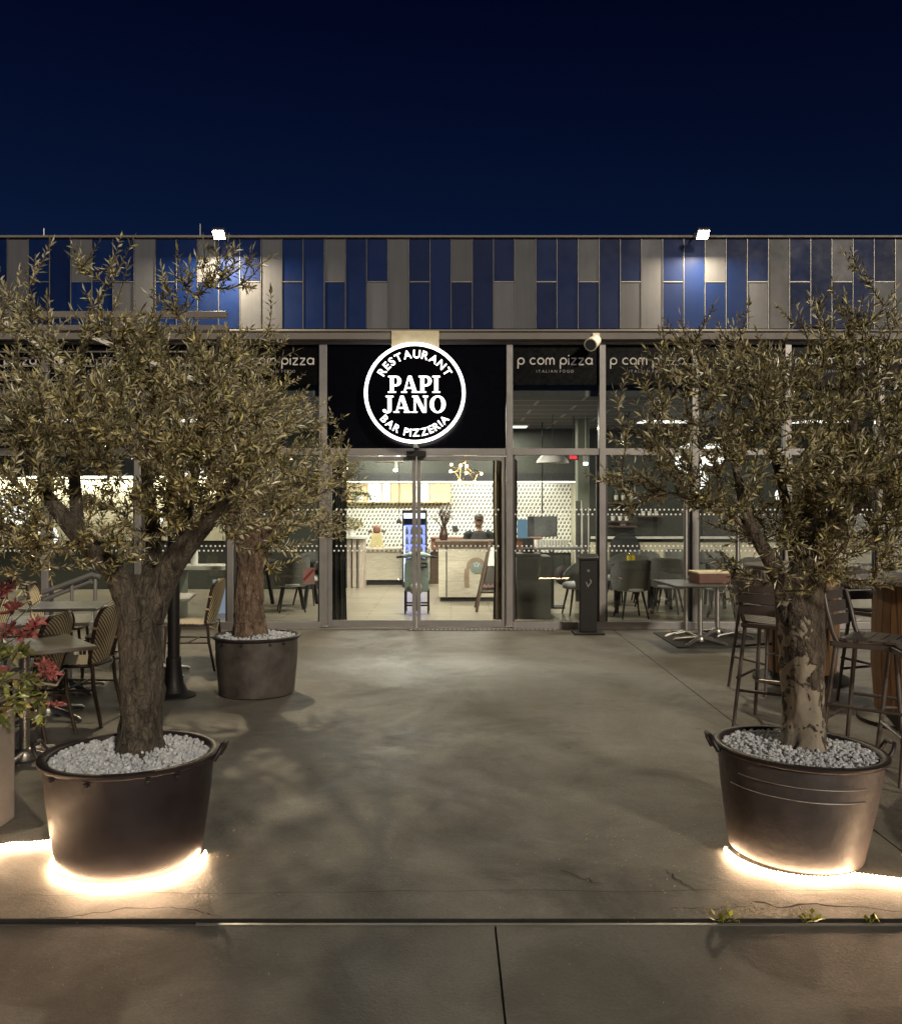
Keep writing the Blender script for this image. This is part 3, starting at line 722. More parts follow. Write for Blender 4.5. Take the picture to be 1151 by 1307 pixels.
# ------------------------------------------------------------------ floodlights on the parapet
def flood(px, label, en):
    X = FX(px); z = ZA(300, YF-.36); t = thing('floodlight', label, 'lamp', (X, YF-.02, ZT+.045), 0, 'floodlights on the roof edge')
    a = MB(); a.tube([(X, YF+.08, ZT+.045), (X, YF+.08, ZT+.09), (X, YF-.20, ZT+.09), (X, YF-.33, z+.05)], .012, 8); a.build('bracket', mat['frame'], t, world=True, smooth=40)
    a = MB(); a.boxr((X, YF-.36, z+.02), (.16, .15, .05), (R(-38), 0, 0)); a.build('housing', mat['frame_dark'], t, world=True, bevel=.01)
    a = MB(); a.boxr((X, YF-.36-.019, z+.02-.0245), (.13, .12, .012), (R(-38), 0, 0)); a.build('lens', mat['flood'], t, world=True)
    lamp('flood_beam', 'AREA', (X, YF-.41, z-.06), en, (1, .80, .50), t, .14, (R(-24), 0, 0), 180)
flood(289, 'blazing floodlight on the roof edge above the left olive tree', 190)
flood(886.5, 'blazing floodlight on the roof edge above the right olive tree', 115)
for px, h_, lab in ((52, .16, 'short thin antenna rod on the roof edge at the far left'), (253, .22, 'thin antenna rod on the roof edge beside the left floodlight')):
    m = MB(); m.tube([(FX(px), YF+.1, ZT+.03), (FX(px), YF+.1, ZT+.03+h_)], .009, 6); m.boxr((FX(px), YF+.1, ZT+.04), (.06,.06,.02)); tag(m.build('antenna', mat['frame']), lab, 'antenna')
# white cylinder spot under the ledge
p = W(757, 437, YF-.28)
sp = thing('spotlight', 'white cylindrical spotlight tilted down under the ledge by the mullion', 'lamp', p)
a = MB(); dv = Vector((-.42, -.75, -.40)).normalized()
a.tube([p-dv*.10, p-dv*.098, p+dv*.11, p+dv*.112], [.06, .072, .085, .085], 20); a.build('body', mat['white_metal'], sp, world=True, smooth=40)
a = MB(); a.tube([p+dv*.113, p+dv*.116], .07, 20); a.build('lens', mat['frame_dark'], sp, world=True)
a = MB(); a.tube([p-dv*.02, p+Vector((.04,.05,.05)), (p.x+.05, YF-.1, ZL+.04)], .018, 8); a.boxr((p.x+.05, YF-.185, ZL+.03), (.09,.03,.09)); a.build('bracket', mat['white_metal'], sp, world=True, smooth=40)
# ------------------------------------------------------------------ pots
def make_pot(label, loc, rb, rt, h, m, handles, rot=(0,0,0), lines=False, handle_ang=(180, 0)):
    t = thing('plant_pot', label, 'plant pot', loc, 0, 'olive tree pots', rot)
    p = MB()
    prof = [(.001,.0),(rb-.02,.0),(rb,.012),(rb+(rt-rb)*.3,h*.3),(rb+(rt-rb)*.62,h*.62),(rt-.012,h-.035),(rt-.012,h-.02),(rt-.035,h-.02),(rt-.045,h-.10),(.001,h-.11)]
    p.lathe(prof, n=72); p.build('body', m, t, smooth=35)
    r = MB(); k = 72
    r.lathe([(rt-.030,h-.024),(rt+.001,h-.026),(rt+.010,h-.018),(rt+.011,h-.006),(rt+.004,h),(rt-.022,h-.001),(rt-.030,h-.008),(rt-.030,h-.024)], n=k); r.build('rim', mat['pot'], t, smooth=50)
    for a in (handle_ang if handles else ()):
        hm = MB(); c = Vector((math.cos(R(a)), math.sin(R(a)), 0)); s = Vector((-c.y, c.x, 0)); b = c*(rt+.012)
        hm.tube([b-s*.055+Vector((0,0,h-.03)), b-s*.05+c*.022+Vector((0,0,h+.005)), b-s*.035+c*.034+Vector((0,0,h+.034)), b+s*.035+c*.034+Vector((0,0,h+.034)), b+s*.05+c*.022+Vector((0,0,h+.005)), b+s*.055+Vector((0,0,h-.03))], .0115, 8)
        hm.build('handle', mat['pot'], t, smooth=60)
    if lines:
        for zz, aa, bb in ((h*.80, 205, 300), (h*.68, 195, 300)):
            q = MB(); rr = rb+(rt-rb)*zz/h+.0015
            q.tube([(rr*math.cos(R(aa+(bb-aa)*i/30)), rr*math.sin(R(aa+(bb-aa)*i/30)), zz) for i in range(31)], .0022, 6); q.build('moulded_line', mat['frame'], t, smooth=180)
    else:
        for a in (232, 262, 300, 320):
            q = MB(); q.boxr(((rt-.004)*math.cos(R(a)), (rt-.004)*math.sin(R(a)), h-.045), (.02,.02,.018), (0,0,R(a))); q.build('rim_lug', mat['pot'], t, bevel=.004)
    return t
ico = None
def pebbles(loc, rad, n, label, seed, rot=None, s0=.0112, hole=.12):
    random.seed(seed); bm = bmesh.new(); bmesh.ops.create_icosphere(bm, subdivisions=1, radius=1)
    base = [v.co.copy() for v in bm.verts]; fs = [tuple(v.index for v in f.verts) for f in bm.faces]; bm.free()
    m = MB()
    m.lathe([(.001, .002), (rad*.6, .0), (rad, -.006)], n=40)
    for i in range(n):
        a = random.uniform(0, 2*PI); rr = rad*math.sqrt(random.uniform(.04, 1)); lay = random.random()
        s = s0*random.uniform(.65, 1.35); sc = Vector((random.uniform(.7,1.25), random.uniform(.7,1.25), random.uniform(.6,.95)))*s
        z = random.uniform(-.014, .012)+.03*max(0, 1-rr/rad)*random.random()
        Rm = Euler((random.uniform(0,6), random.uniform(0,6), random.uniform(0,6))).to_matrix(); c = Vector((rr*math.cos(a), rr*math.sin(a), z))
        m.add([c+Rm@Vector((b.x*sc.x, b.y*sc.y, b.z*sc.z))*random.uniform(.86,1.1) for b in base], fs)
    o = m.build('pebbles', mat['pebble'], smooth=32)
    v = Vector(loc); o.location = v+Vector((0,0,-.034)); 
    if rot: o.rotation_euler = rot
    tag(o, label, 'pebbles', kind='stuff')
PL, PR, PB = Vector((-1.468, 4.13, .004)), Vector((1.595, 4.185, .004)), Vector((-1.672, 7.77, .004))
make_pot('large black pot with upright handles holding the front left olive tree', PL, .316, .384, .492, mat['pot'], True)
make_pot('warm brown tilted pot holding the right olive tree above a glowing light ring', PR+Vector((0,0,.012)), .296, .376, .49, mat['pot2'], True, rot=(0, R(2.4), 0), lines=True)
make_pot('scuffed old black pot standing further back near the entrance', PB, .318, .362, .505, mat['pot3'], False)
pebbles(PL+Vector((0,0,.472)), .342, 2300, 'white pebbles covering the soil of the front left pot', 3)
pebbles(PR+Vector((.018,0,.481)), .335, 2300, 'white pebbles covering the soil of the right pot', 4, rot=(0, R(2.4), 0))
pebbles(PB+Vector((0,0,.490)), .325, 1200, 'greyish pebbles covering the soil of the pot further back', 5)

# ------------------------------------------------------------------ rope lights
def rope(name, label, pts):
    t = thing(name, label, 'rope light', pts[0])
    a = MB(); a.tube(pts, .0075, 8); a.build('tube', mat['led_tube'], t, world=True, smooth=180)
    d = MB(); acc = 0
    for i in range(len(pts)-1):
        a_, b_ = Vector(pts[i]), Vector(pts[i+1]); L = (b_-a_).length; s = acc
        while s < L:
            p = a_.lerp(b_, s/L)+Vector((0,0,.0085)); d.box(p.x-.0035, p.x+.0035, p.y-.0035, p.y+.0035, p.z-.002, p.z+.004); s += .0167
        acc = s-L
    d.build('diodes', mat['led'], t, world=True)
def ring(c, r, a0, a1, n=60): return [(c.x+r*math.cos(R(a0+(a1-a0)*i/n)), c.y+r*math.sin(R(a0+(a1-a0)*i/n)), .0125) for i in range(n+1)]
rl = ring(PL, .336, 176, 366)
rope('rope_light', 'glowing warm rope light around the left pot and out to the left edge', [(-2.2, 1.5, .0125), (-2.19, 3.9, .0125), (-2.15, 4.20, .0125), (-2.08, 4.265, .0125), (-1.99, 4.27, .0125)]+[(PL.x-.42, 4.30, .0125)]+rl)
rr = ring(PR, .316, 176, 300)
rope('rope_light', 'glowing warm rope light curling round the right pot and off to the right', rr+[(PR.x+.30, 3.86, .0125), (PR.x+.45, 3.82, .0125), (2.6, 3.80, .0125), (4.6, 3.80, .0125)])

# ------------------------------------------------------------------ olive trees
from mathutils import noise as mnoise
def knobby(pts, rads, n, seed, amp=.12, step=.02):
    # resample along a smooth curve, displace
    P = [Vector(p) for p in pts]; out = []; rr = []
    for i in range(len(P)-1):
        p0, p1, p2, p3 = P[max(0,i-1)], P[i], P[i+1], P[min(len(P)-1,i+2)]
        k = max(3, int((p2-p1).length/step))
        for j in range(k):
            t = j/k; t2 = t*t; t3 = t2*t
            out.append(.5*((2*p1)+(p2-p0)*t+(2*p0-5*p1+4*p2-p3)*t2+(3*p1-p0-3*p2+p3)*t3)); rr.append(rads[i]*(1-t)+rads[i+1]*t)
    out.append(P[-1]); rr.append(rads[-1])
    m = MB(); m.tube(out, rr, n)
    vs = []
    for i, v in enumerate(m.v):
        k = min(i//n, len(out)-1); c = out[k]; d = Vector(v)-c
        if d.length < 1e-6: vs.append(v); continue
        ang = math.atan2(d.y, d.x)
        q = Vector((d.x*9, d.y*9, c.z*3.2))+Vector((seed*7.3, 0, 0))
        f = mnoise.noise(q*1.0)*1.0 + mnoise.noise(Vector((d.x*26, d.y*26, c.z*9))+Vector((seed,3,1)))*.6 + mnoise.noise(Vector((d.x*60, d.y*60, c.z*30)))*.42
        f += .45*math.sin(ang*3+c.z*3.5+seed)
        vs.append(tuple(c+d*(1+amp*f)))
    m.v = vs; return m, out, rr
def olive(label, base, limbs, lobes, nsh, seed, bk, lscale=1.0, spikes=()):
    random.seed(seed); rng = np.random.RandomState(seed)
    t = thing('olive_tree', label, 'olive tree', base, 0, 'potted olive trees')
    skel = []; 
    for i, (pts, rads) in enumerate(limbs):
        m, o, rr = knobby(pts, rads, 44 if rads[0] > .06 else 14, seed+i, .17 if i == 0 else .12, .012)
        if i == 0:      # root flare
            z0 = pts[0][2]
            m.v = [tuple(Vector((pts[0][0], pts[0][1], v[2])).lerp(Vector(v), 1+.28*max(0, 1-(v[2]-z0)/.14)**2)) if v[2] < z0+.14 else v for v in m.v]
        m.build('trunk' if i == 0 else 'limb', bk, t, world=True, smooth=180)
        if i > 0: skel += [(p, max(.006, r*.5)) for p, r in zip(o[::2], rr[::2])]
    nodes = [p for p, r in skel]; 
    vol = np.array([l[3]*l[4]*l[5] for l in lobes])**.9; vol = vol/vol.sum()
    ctr = Vector(np.average([l[:3] for l in lobes], axis=0, weights=vol))
    tips = []
    nc = nsh//9
    for c_ in range(nc):
        l = lobes[rng.choice(len(lobes), p=vol)]
        while True:
            q = rng.uniform(-1, 1, 3)
            if q.dot(q) <= 1 and q.dot(q) > rng.uniform(0, .55): break
        cc = Vector((l[0]+q[0]*l[3], l[1]+q[1]*l[4], l[2]+q[2]*l[5]))
        for i in range(rng.randint(4, 14)):
            tips.append((cc+Vector(rng.normal(size=3)*(.062, .062, .055))*lscale, Vector((l[0], l[1], l[2]-l[5]*.6))))
    for p in spikes: tips.append((Vector(p), Vector(p)-Vector((0,0,.5))))
    arr = np.array([tuple(p) for p in nodes])
    d0 = [np.min(((arr-np.array(p))**2).sum(1)) for p, _ in tips]
    order = np.argsort(d0)
    tw = MB(); LV = []; LF = []
    def leaf(p, d, up, L, w):
        sd = d.cross(up)
        if sd.length < 1e-4: sd = Vector((1,0,0))
        sd.normalize(); nn = sd.cross(d); o = len(LV)
        c = p+d*L*.5
        LV.extend([p, c+sd*w*.5+nn*w*.18, p+d*L-nn*L*.06, c-sd*w*.5+nn*w*.18]); LF.extend([(o,o+1,o+2),(o,o+2,o+3)])
    for oi in order:
        p, lc = tips[oi]; pa = np.array(p)
        dd = ((arr-pa)**2).sum(1); j = int(np.argmin(dd)); q = Vector(arr[j])
        seg = p-q; L = seg.length
        out = (p-lc).normalized()
        mid = q.lerp(p, .5)+Vector((rng.normal()*.05, rng.normal()*.05, rng.normal()*.04-.02))*min(1, L*2)
        end = p+(seg.normalized()*.3+out*.7+Vector((0,0,.55))).normalized()*rng.uniform(.05, .15)*lscale
        k = max(4, int(L/.035)); pts = []
        for i in range(k+1):
            s_ = i/k; pts.append(q*(1-s_)**2+mid*2*s_*(1-s_)+end*s_*s_)
        r0 = min(.011, .0022+L*.012)
        tw.tube(pts, [r0*(1-.75*i/k)+.0008 for i in range(k+1)], 4, cap=False)
        arr = np.vstack([arr, np.array([tuple(x) for x in pts[1:-1:2]])]) if k > 3 else arr
        # leaves in opposite pairs on the last stretch
        tot = sum((pts[i+1]-pts[i]).length for i in range(k)); span = min(tot, rng.uniform(.16, .34)*lscale)
        s_ = tot-span; ph = rng.uniform(0, 6)
        while s_ < tot:
            a = s_/tot*k; i = min(k-1, int(a)); pp = pts[i].lerp(pts[i+1], a-i); ax = (pts[i+1]-pts[i]).normalized()
            rf = ax.cross(Vector((.3,.2,1))).normalized(); bi = ax.cross(rf)
            for sgn in (1, -1):
                if rng.rand() < .12: continue
                rad = (rf*math.cos(ph)+bi*math.sin(ph))*sgn
                d = (ax*rng.uniform(.45, 1.0)+rad*rng.uniform(.6, 1.0)+Vector((0,0,rng.uniform(-.15,.2)))).normalized()
                up = (ax+Vector((rng.normal()*.5, rng.normal()*.5, rng.normal()*.5))).normalized()
                leaf(pp, d, up, rng.uniform(.026, .050)*lscale, rng.uniform(.0085, .0125)*lscale)
            ph += PI/2+rng.normal()*.3; s_ += rng.uniform(.0115, .019)*lscale
        leaf(end, ax, rad, .05*lscale, .011*lscale)
    tw.build('twigs', mat['twig'], t, world=True, smooth=180)
    me = bpy.data.meshes.new('crown'); me.from_pydata([tuple(v-Vector(base)) for v in LV], [], LF); me.materials.append(mat['olive']); me.update()
    o = bpy.data.objects.new('crown', me); C.objects.link(o); o.parent = t
    return t
def lobe(px, py, rx, ry, Y, dy=0, ryd=None):
    k = Y/FPX; c = W(px, py, Y); return (c.x, c.y+dy, c.z, rx*k, (ryd if ryd else (rx+ry)/2)*k, ry*k)
def LP(Y, *pp): return [tuple(W(a, b, Y+(c if True else 0))) for a, b, c in pp]
Y1 = 4.24
b1 = PL+Vector((.015, .05, .43))
olive('big front left olive tree with dense silvery brown crown in the black pot', b1,
  [([tuple(b1), tuple(W(180, 900, Y1)), tuple(W(178, 840, Y1)), tuple(W(180, 775, Y1+.02)), tuple(W(186, 735, Y1+.03))], [.108, .100, .096, .098, .065]),
   (LP(Y1, (172,790,-.02), (150,735,-.05), (118,700,-.1), (88,668,-.14), (50,620,-.16)), [.062, .054, .047, .038, .025]),
   (LP(Y1, (190,790,.02), (212,735,.02), (238,695,0), (268,660,-.04), (300,610,-.1)), [.068, .060, .052, .041, .026]),
   (LP(Y1, (186,760,.05), (196,700,.12), (190,630,.16), (180,540,.16), (170,470,.12)), [.048, .038, .030, .020, .011]),
   (LP(Y1, (232,700,0), (240,640,.02), (262,540,.02), (280,430,0)), [.04, .028, .018, .010]),
   (LP(Y1, (100,680,-.12), (96,600,-.05), (100,500,0), (108,420,0)), [.035, .024, .016, .009])],
  [lobe(190,570,205,140,Y1), lobe(105,425,78,75,Y1), lobe(285,420,66,85,Y1), lobe(40,610,95,90,Y1), lobe(300,615,95,85,Y1),
   lobe(15,470,70,80,Y1), lobe(110,640,85,70,Y1,-.30,60), lobe(240,600,100,80,Y1,-.35,60), lobe(150,540,120,90,Y1,-.40,60), lobe(70,680,110,40,Y1,-.15,90), lobe(310,660,80,50,Y1,-.1,80), lobe(200,470,90,55,Y1), lobe(20,690,90,40,Y1,-.05), lobe(355,590,50,75,Y1), lobe(250,660,70,45,Y1,.15)],
  1500, 11, mat['bark_a'], 1.0,
  [tuple(W(x, y, Y1+random.uniform(-.2,.2))) for x, y in ((290,340),(300,355),(278,350),(345,395),(150,335),(45,350),(60,345),(35,375),(265,375),(320,380),(140,365),(300,330),(240,390),(10,400),(25,370),(118,360),(130,390))])
b2 = PR+Vector((.06, .02, .44))
olive('right olive tree with pale scraped trunk and one sawn off limb', b2,
  [([tuple(b2), tuple(W(1027, 900, Y1)), tuple(W(1024, 830, Y1)), tuple(W(1020, 770, Y1)), tuple(W(1030, 720, Y1+.02)), tuple(W(1036, 650, Y1+.05)), tuple(W(1038, 585, Y1-.02)), tuple(W(1038, 572, Y1-.05))], [.098, .094, .093, .103, .085, .06, .05, .046]),
   (LP(Y1, (1008,790,-.02), (990,730,-.06), (965,685,-.12), (948,640,-.15), (936,585,-.16), (915,555,-.16)), [.052, .040, .028, .021, .016, .011]),
   (LP(Y1, (1030,760,.02), (1050,700,.08), (1075,620,.1), (1090,520,.1), (1085,430,.05)), [.06, .045, .03, .018, .010]),
   (LP(Y1, (970,690,-.1), (930,655,-.12), (890,640,-.14), (860,630,-.1)), [.022, .015, .010, .007]),
   (LP(Y1, (1060,680,.08), (1100,640,.02), (1140,600,0), (1170,560,0)), [.03, .022, .015, .010]),
   (LP(Y1, (1020,740,.05), (1005,660,.15), (985,570,.2), (965,480,.15)), [.04, .027, .018, .010])],
  [lobe(985,570,165,130,Y1), lobe(1100,500,95,100,Y1), lobe(905,490,85,65,Y1), lobe(830,545,42,45,Y1), lobe(860,640,60,52,Y1),
   lobe(1110,660,95,80,Y1), lobe(1080,420,45,60,Y1), lobe(1000,470,80,55,Y1), lobe(1110,715,70,35,Y1,-.15), lobe(1000,690,70,55,Y1,.12), lobe(1010,650,90,70,Y1,-.32,50), lobe(1085,620,80,90,Y1,-.35,60), lobe(1050,705,75,40,Y1,-.2,70), lobe(960,560,90,80,Y1,-.35,60), lobe(1160,560,60,100,Y1)],
  1380, 23, mat['bark_b'], .97,
  [tuple(W(x, y, Y1+random.uniform(-.2,.2))) for x, y in ((1080,345),(1090,352),(1060,385),(908,415),(1000,420),(1020,425),(1110,380),(785,530),(795,515),(1140,395),(950,425),(800,575),(920,440))])
Y2 = 7.77
b3 = PB+Vector((-.06, 0, .455))
olive('smaller olive tree behind the left one with reddish brown trunk near the entrance', b3,
  [([tuple(b3), tuple(W(316, 770, Y2)), tuple(W(320, 730, Y2)), tuple(W(324, 690, Y2)), tuple(W(326, 660, Y2))], [.135, .122, .118, .125, .08]),
   (LP(Y2, (318,700,0), (300,660,-.05), (280,620,-.1), (262,570,-.1)), [.08, .06, .04, .02]),
   (LP(Y2, (328,700,0), (350,660,-.08), (375,635,-.1), (405,610,-.1)), [.08, .055, .035, .018]),
   (LP(Y2, (324,690,.05), (328,630,.1), (330,560,.1), (335,490,.1)), [.07, .05, .03, .012])],
  [lobe(330,590,110,95,Y2), lobe(405,620,48,72,Y2), lobe(330,490,60,60,Y2), lobe(270,600,80,80,Y2), lobe(370,670,60,35,Y2), lobe(280,680,60,30,Y2)],
  950, 37, mat['bark_c'], 1.05,
  [tuple(W(x, y, Y2+random.uniform(-.2,.2))) for x, y in ((425,545),(440,560),(448,600),(400,560),(380,545),(452,630))])

# ------------------------------------------------------------------ planter with red leaved shrub
def photinia(label, base, clusters, seed):
    rng = np.random.RandomState(seed); t = thing('red_leaved_shrub', label, 'shrub', base)
    st = MB(); V = []; F = []; A = []
    for (px, py, Y, n, red, s) in clusters:
        e = W(px, py, Y); b = Vector(base)+Vector((rng.uniform(-.12,.12), rng.uniform(-.1,.1), 0)); mid = b.lerp(e, .55)+Vector((0, rng.uniform(-.04,.04), .12))
        pts = [b*(1-u)**2+mid*2*u*(1-u)+e*u*u for u in [i/8 for i in range(9)]]; st.tube(pts, [.006-.0045*i/8 for i in range(9)], 5, cap=False)
        ax = (pts[-1]-pts[-2]).normalized()
        for i in range(int(n*2.3)):
            d = (ax*rng.uniform(.1,.9)+Vector((rng.normal(), rng.normal(), rng.normal()*.7))*.75).normalized(); p = e-ax*rng.uniform(0, .07)
            L = s*(.72 if red else .95)*rng.uniform(.7,1.2); w = L*rng.uniform(.34,.46)*(1-.12*red); sd = d.cross(Vector((rng.normal(), rng.normal(), rng.normal()))).normalized(); nn = sd.cross(d); o = len(V)
            V += [p, p+d*L*.3+sd*w*.42+nn*w*.16, p+d*L*.65+sd*w*.45+nn*w*.14, p+d*L-nn*L*.12, p+d*L*.65-sd*w*.45+nn*w*.14, p+d*L*.3-sd*w*.42+nn*w*.16, p+d*L*.35, p+d*L*.68]
            F += [(o,o+1,o+6),(o+1,o+2,o+7,o+6),(o+2,o+3,o+7),(o+3,o+4,o+7),(o+4,o+5,o+6,o+7),(o+5,o,o+6)]; A += [float(red)]*8
    st.build('stems', mat['twig'], t, world=True, smooth=180)
    me = bpy.data.meshes.new('leaves'); me.from_pydata([tuple(v-Vector(base)) for v in V], [], F); me.materials.append(mat['photinia'])
    at = me.attributes.new('young', 'FLOAT', 'POINT'); at.data.foreach_set('value', A); me.update()
    o = bpy.data.objects.new('leaves', me); C.objects.link(o); o.parent = t
pb = MB(); x1 = XA(20, 4.62); pz = .57
bx = thing('planter_box', 'tall smooth grey planter box cut off by the left edge', 'planter', (-2.6, 4.2, .004))
pb.box(-2.95, -2.25, 3.66, 4.66, .004, pz); pb.build('box', mat['planter'], bx, world=True, bevel=.012)
MB().box(-2.93, -2.27, 3.68, 4.64, pz, pz+.006).build('soil', mat['soil'], bx, world=True)
photinia('red tipped shrub spilling over the grey planter at the left edge', (-2.42, 4.45, pz),
  [(60,760,4.75,0,1,.06),(40,805,4.7,22,1,.085),(8,750,4.75,20,1,.08),(20,770,4.8,18,1,.08),(52,790,4.65,14,1,.08),(20,735,4.85,8,1,.06),(14,800,4.75,20,1,.08),
   (70,858,4.5,20,1,.065),(66,848,4.52,12,1,.06),(78,900,4.45,10,1,.045),(10,855,4.6,14,1,.06),(-5,905,4.5,10,1,.07),
   (30,830,4.68,12,0,.075),(10,830,4.7,14,0,.08),(5,870,4.6,14,0,.08),(40,885,4.5,9,0,.075),(55,895,4.48,9,0,.075),(60,915,4.45,6,0,.07),(25,900,4.5,10,0,.07),(8,920,4.5,8,0,.07),(45,868,4.52,8,0,.075),(-20,820,4.7,20,0,.08),(-30,760,4.8,20,1,.08),(-40,860,4.7,22,0,.08)], 9)

# ------------------------------------------------------------------ bistro chairs
def bistro_chair():
    t = thing('bistro_chair', '', 'chair', (0,0,0), 0, 'woven bistro chairs on the terrace')
    for sx in (-1, 1):
        m = MB(); m.tube([(sx*.20,.20,.44), (sx*.215,.235,0)], [.014,.013], 8); m.tube([(sx*.207,.214,.28),(sx*.2085,.217,.255)], .0165, 8); m.build('leg', mat['cane'], t, smooth=60)
        m = MB(); m.tube([(sx*.185,-.20,.46), (sx*.19,-.215,.28), (sx*.20,-.275,0)], [.014,.014,.013], 8); m.build('leg', mat['cane'], t, smooth=60)
    # seat: rounded woven pad
    m = MB(); out = [(.215*math.copysign(abs(math.cos(a))**.6, math.cos(a)), .215*math.copysign(abs(math.sin(a))**.6, math.sin(a))) for a in [2*PI*i/40 for i in range(40)]]
    vs = [(x, y, .462) for x, y in out]+[(x, y, .440) for x, y in out]; n = 40
    m.add(vs, [tuple(range(n)), tuple(range(2*n-1, n-1, -1))]+[(i, i+n, (i+1)%n+n, (i+1)%n) for i in range(n)]); m.build('seat', mat['weave_seat'], t, bevel=.005)
    m = MB(); m.tube([(x*1.03, y*1.03, .447) for x, y in out], .013, 8, closed=True)
    m.build('seat_frame', mat['cane'], t, smooth=60)
    # back panel, leaning, rounded top
    def bp(u, v):                                    # u -1..1, v 0..1
        wv = .155+.052*math.sin(min(1, v*1.25)*PI/2)
        if v > .72: wv *= math.sqrt(max(.0, 1-((v-.72)/.285)**2))
        z = .44+.45*v; y = -.205-.105*v+.045*(u*u); return (u*wv, y, z)
    m = MB(); NU, NV = 10, 18
    vs = [bp(-1+2*i/NU, j/NV) for j in range(NV+1) for i in range(NU+1)]; k = len(vs)
    vs += [(x, y-.012, z) for x, y, z in vs]
    fs = [(j*(NU+1)+i, j*(NU+1)+i+1, (j+1)*(NU+1)+i+1, (j+1)*(NU+1)+i) for j in range(NV) for i in range(NU)]; fs += [tuple(q+k for q in f[::-1]) for f in fs]
    m.add(vs, fs); m.build('backrest', mat['weave'], t, smooth=180)
    m = MB(); edge = [bp(-1, j/NV) for j in range(NV)]+[bp(1, j/NV) for j in range(NV-1, -1, -1)]
    edge = [(x*1.04, y-.006, z) for x, y, z in edge]; m.tube(edge, .0145, 8); m.build('back_frame', mat['cane'], t, smooth=60)
    for q in (.35, .62): 
        for s_ in (-1, 1):
            a = Vector(bp(s_, q)); b = Vector(bp(s_, q+.035)); a.x *= 1.04; b.x *= 1.04; a.y -= .006; b.y -= .006; m = MB(); m.tube([a, b], .0175, 8); m.build('cane_binding', mat['cane_band'], t, smooth=60)
    m = MB()
    for a, b in (((-.19,-.2,.44),(.0,-.235,.38)), ((.19,-.2,.44),(.0,-.235,.38))): m.tube([a, b], .008, 6)
    m.build('back_brace', mat['cane_band'], t, smooth=60)
    m = MB(); m.tube([(-.205,.22,.27),(-.19,-.22,.27)], .008, 6); m.tube([(.205,.22,.27),(.19,-.22,.27)], .008, 6); m.tube([(-.198,0,.27),(.198,0,.27)], .008, 6); m.build('stretcher', mat['cane'], t, smooth=60)
    return t
CH = bistro_chair(); first = True
def put(px, Y, rz, label):
    global first
    p = (XA(px, Y), Y, .004)
    if first: CH.location = p; CH.rotation_euler = (0,0,R(rz)); CH['label'] = label; first = False; return CH
    return dup(CH, p, R(rz), label)
put(98, 6.75, 88, 'woven bistro chair with striped back just left of the big olive trunk')
put(30, 6.2, 86, 'woven bistro chair tucked behind the front slate table with only its back showing')
put(78, 8.7, -78, 'woven bistro chair facing right behind the far slate table')
put(32, 8.2, -84, 'woven bistro chair half hidden by the red leaved shrub')
put(146, 8.1, 100, 'woven bistro chair partly hidden behind the big olive trunk')
put(247, 9.0, 88, 'woven bistro chair standing between the black post and the back pot')
put(178, 9.4, -70, 'woven bistro chair seen past the left side of the black post behind the trunk')

def bistro_table(label, px, Y, size, rz, top=mat['table_top'], h=.75, rnd=False, group='pedestal tables on the terrace'):
    t = thing('bistro_table', label, 'table', (XA(px, Y), Y, .004), R(rz), group)
    m = MB()
    if rnd: m.lathe([(.001,h-.022),(size/2-.006,h-.022),(size/2,h-.016),(size/2,h-.006),(size/2-.006,h),(.001,h)], n=48)
    else: m.box(-size/2, size/2, -size/2, size/2, h-.026, h)
    m.build('tabletop', top, t, bevel=0 if rnd else .008, smooth=30 if rnd else None)
    m = MB(); m.tube([(0,0,.05),(0,0,h-.027)], .030, 20); m.build('pedestal', mat['steel'], t, smooth=60)
    m = MB()
    for k in range(4):
        a = R(45+90*k); d = Vector((math.cos(a), math.sin(a), 0))
        m.tube([d*.03+Vector((0,0,.075)), d*.15+Vector((0,0,.055)), d*.31+Vector((0,0,.026)), d*.335+Vector((0,0,.012))], [.026,.024,.020,.016], 10)
    m.lathe([(.055,.03),(.06,.06),(.045,.10),(.03,.105)], n=20)
    m.build('cross_base', mat['steel'], t, smooth=60)
    return t
bistro_table('slate topped square table in front at the left edge', 32, 5.62, .68, 38)
bistro_table('slate topped square table further back among the woven chairs', 88, 7.85, .62, 8)
bistro_table('slate topped square table between the front and far ones', 62, 6.85, .6, 20)
bistro_table('slate topped square table beyond the trunk beside the black post', 205, 8.6, .6, 10)
# black post with flared foot
p = G(222, 889); t = thing('parasol_post', 'black terrace post with flared foot behind the big olive tree', 'post', (p.x, p.y, .004))
m = MB(); m.tube([(p.x,p.y,.2),(p.x,p.y,2.75)], .05, 20); m.build('pole', mat['black_metal'], t, world=True, smooth=60)
m = MB(); m.lathe([(.001,0),(.185,0),(.185,.012),(.12,.04),(.085,.11),(.068,.22),(.062,.30),(.062,.33),(.05,.335)], (p.x,p.y,.004), 32); m.build('foot', mat['black_metal'], t, world=True, smooth=40)

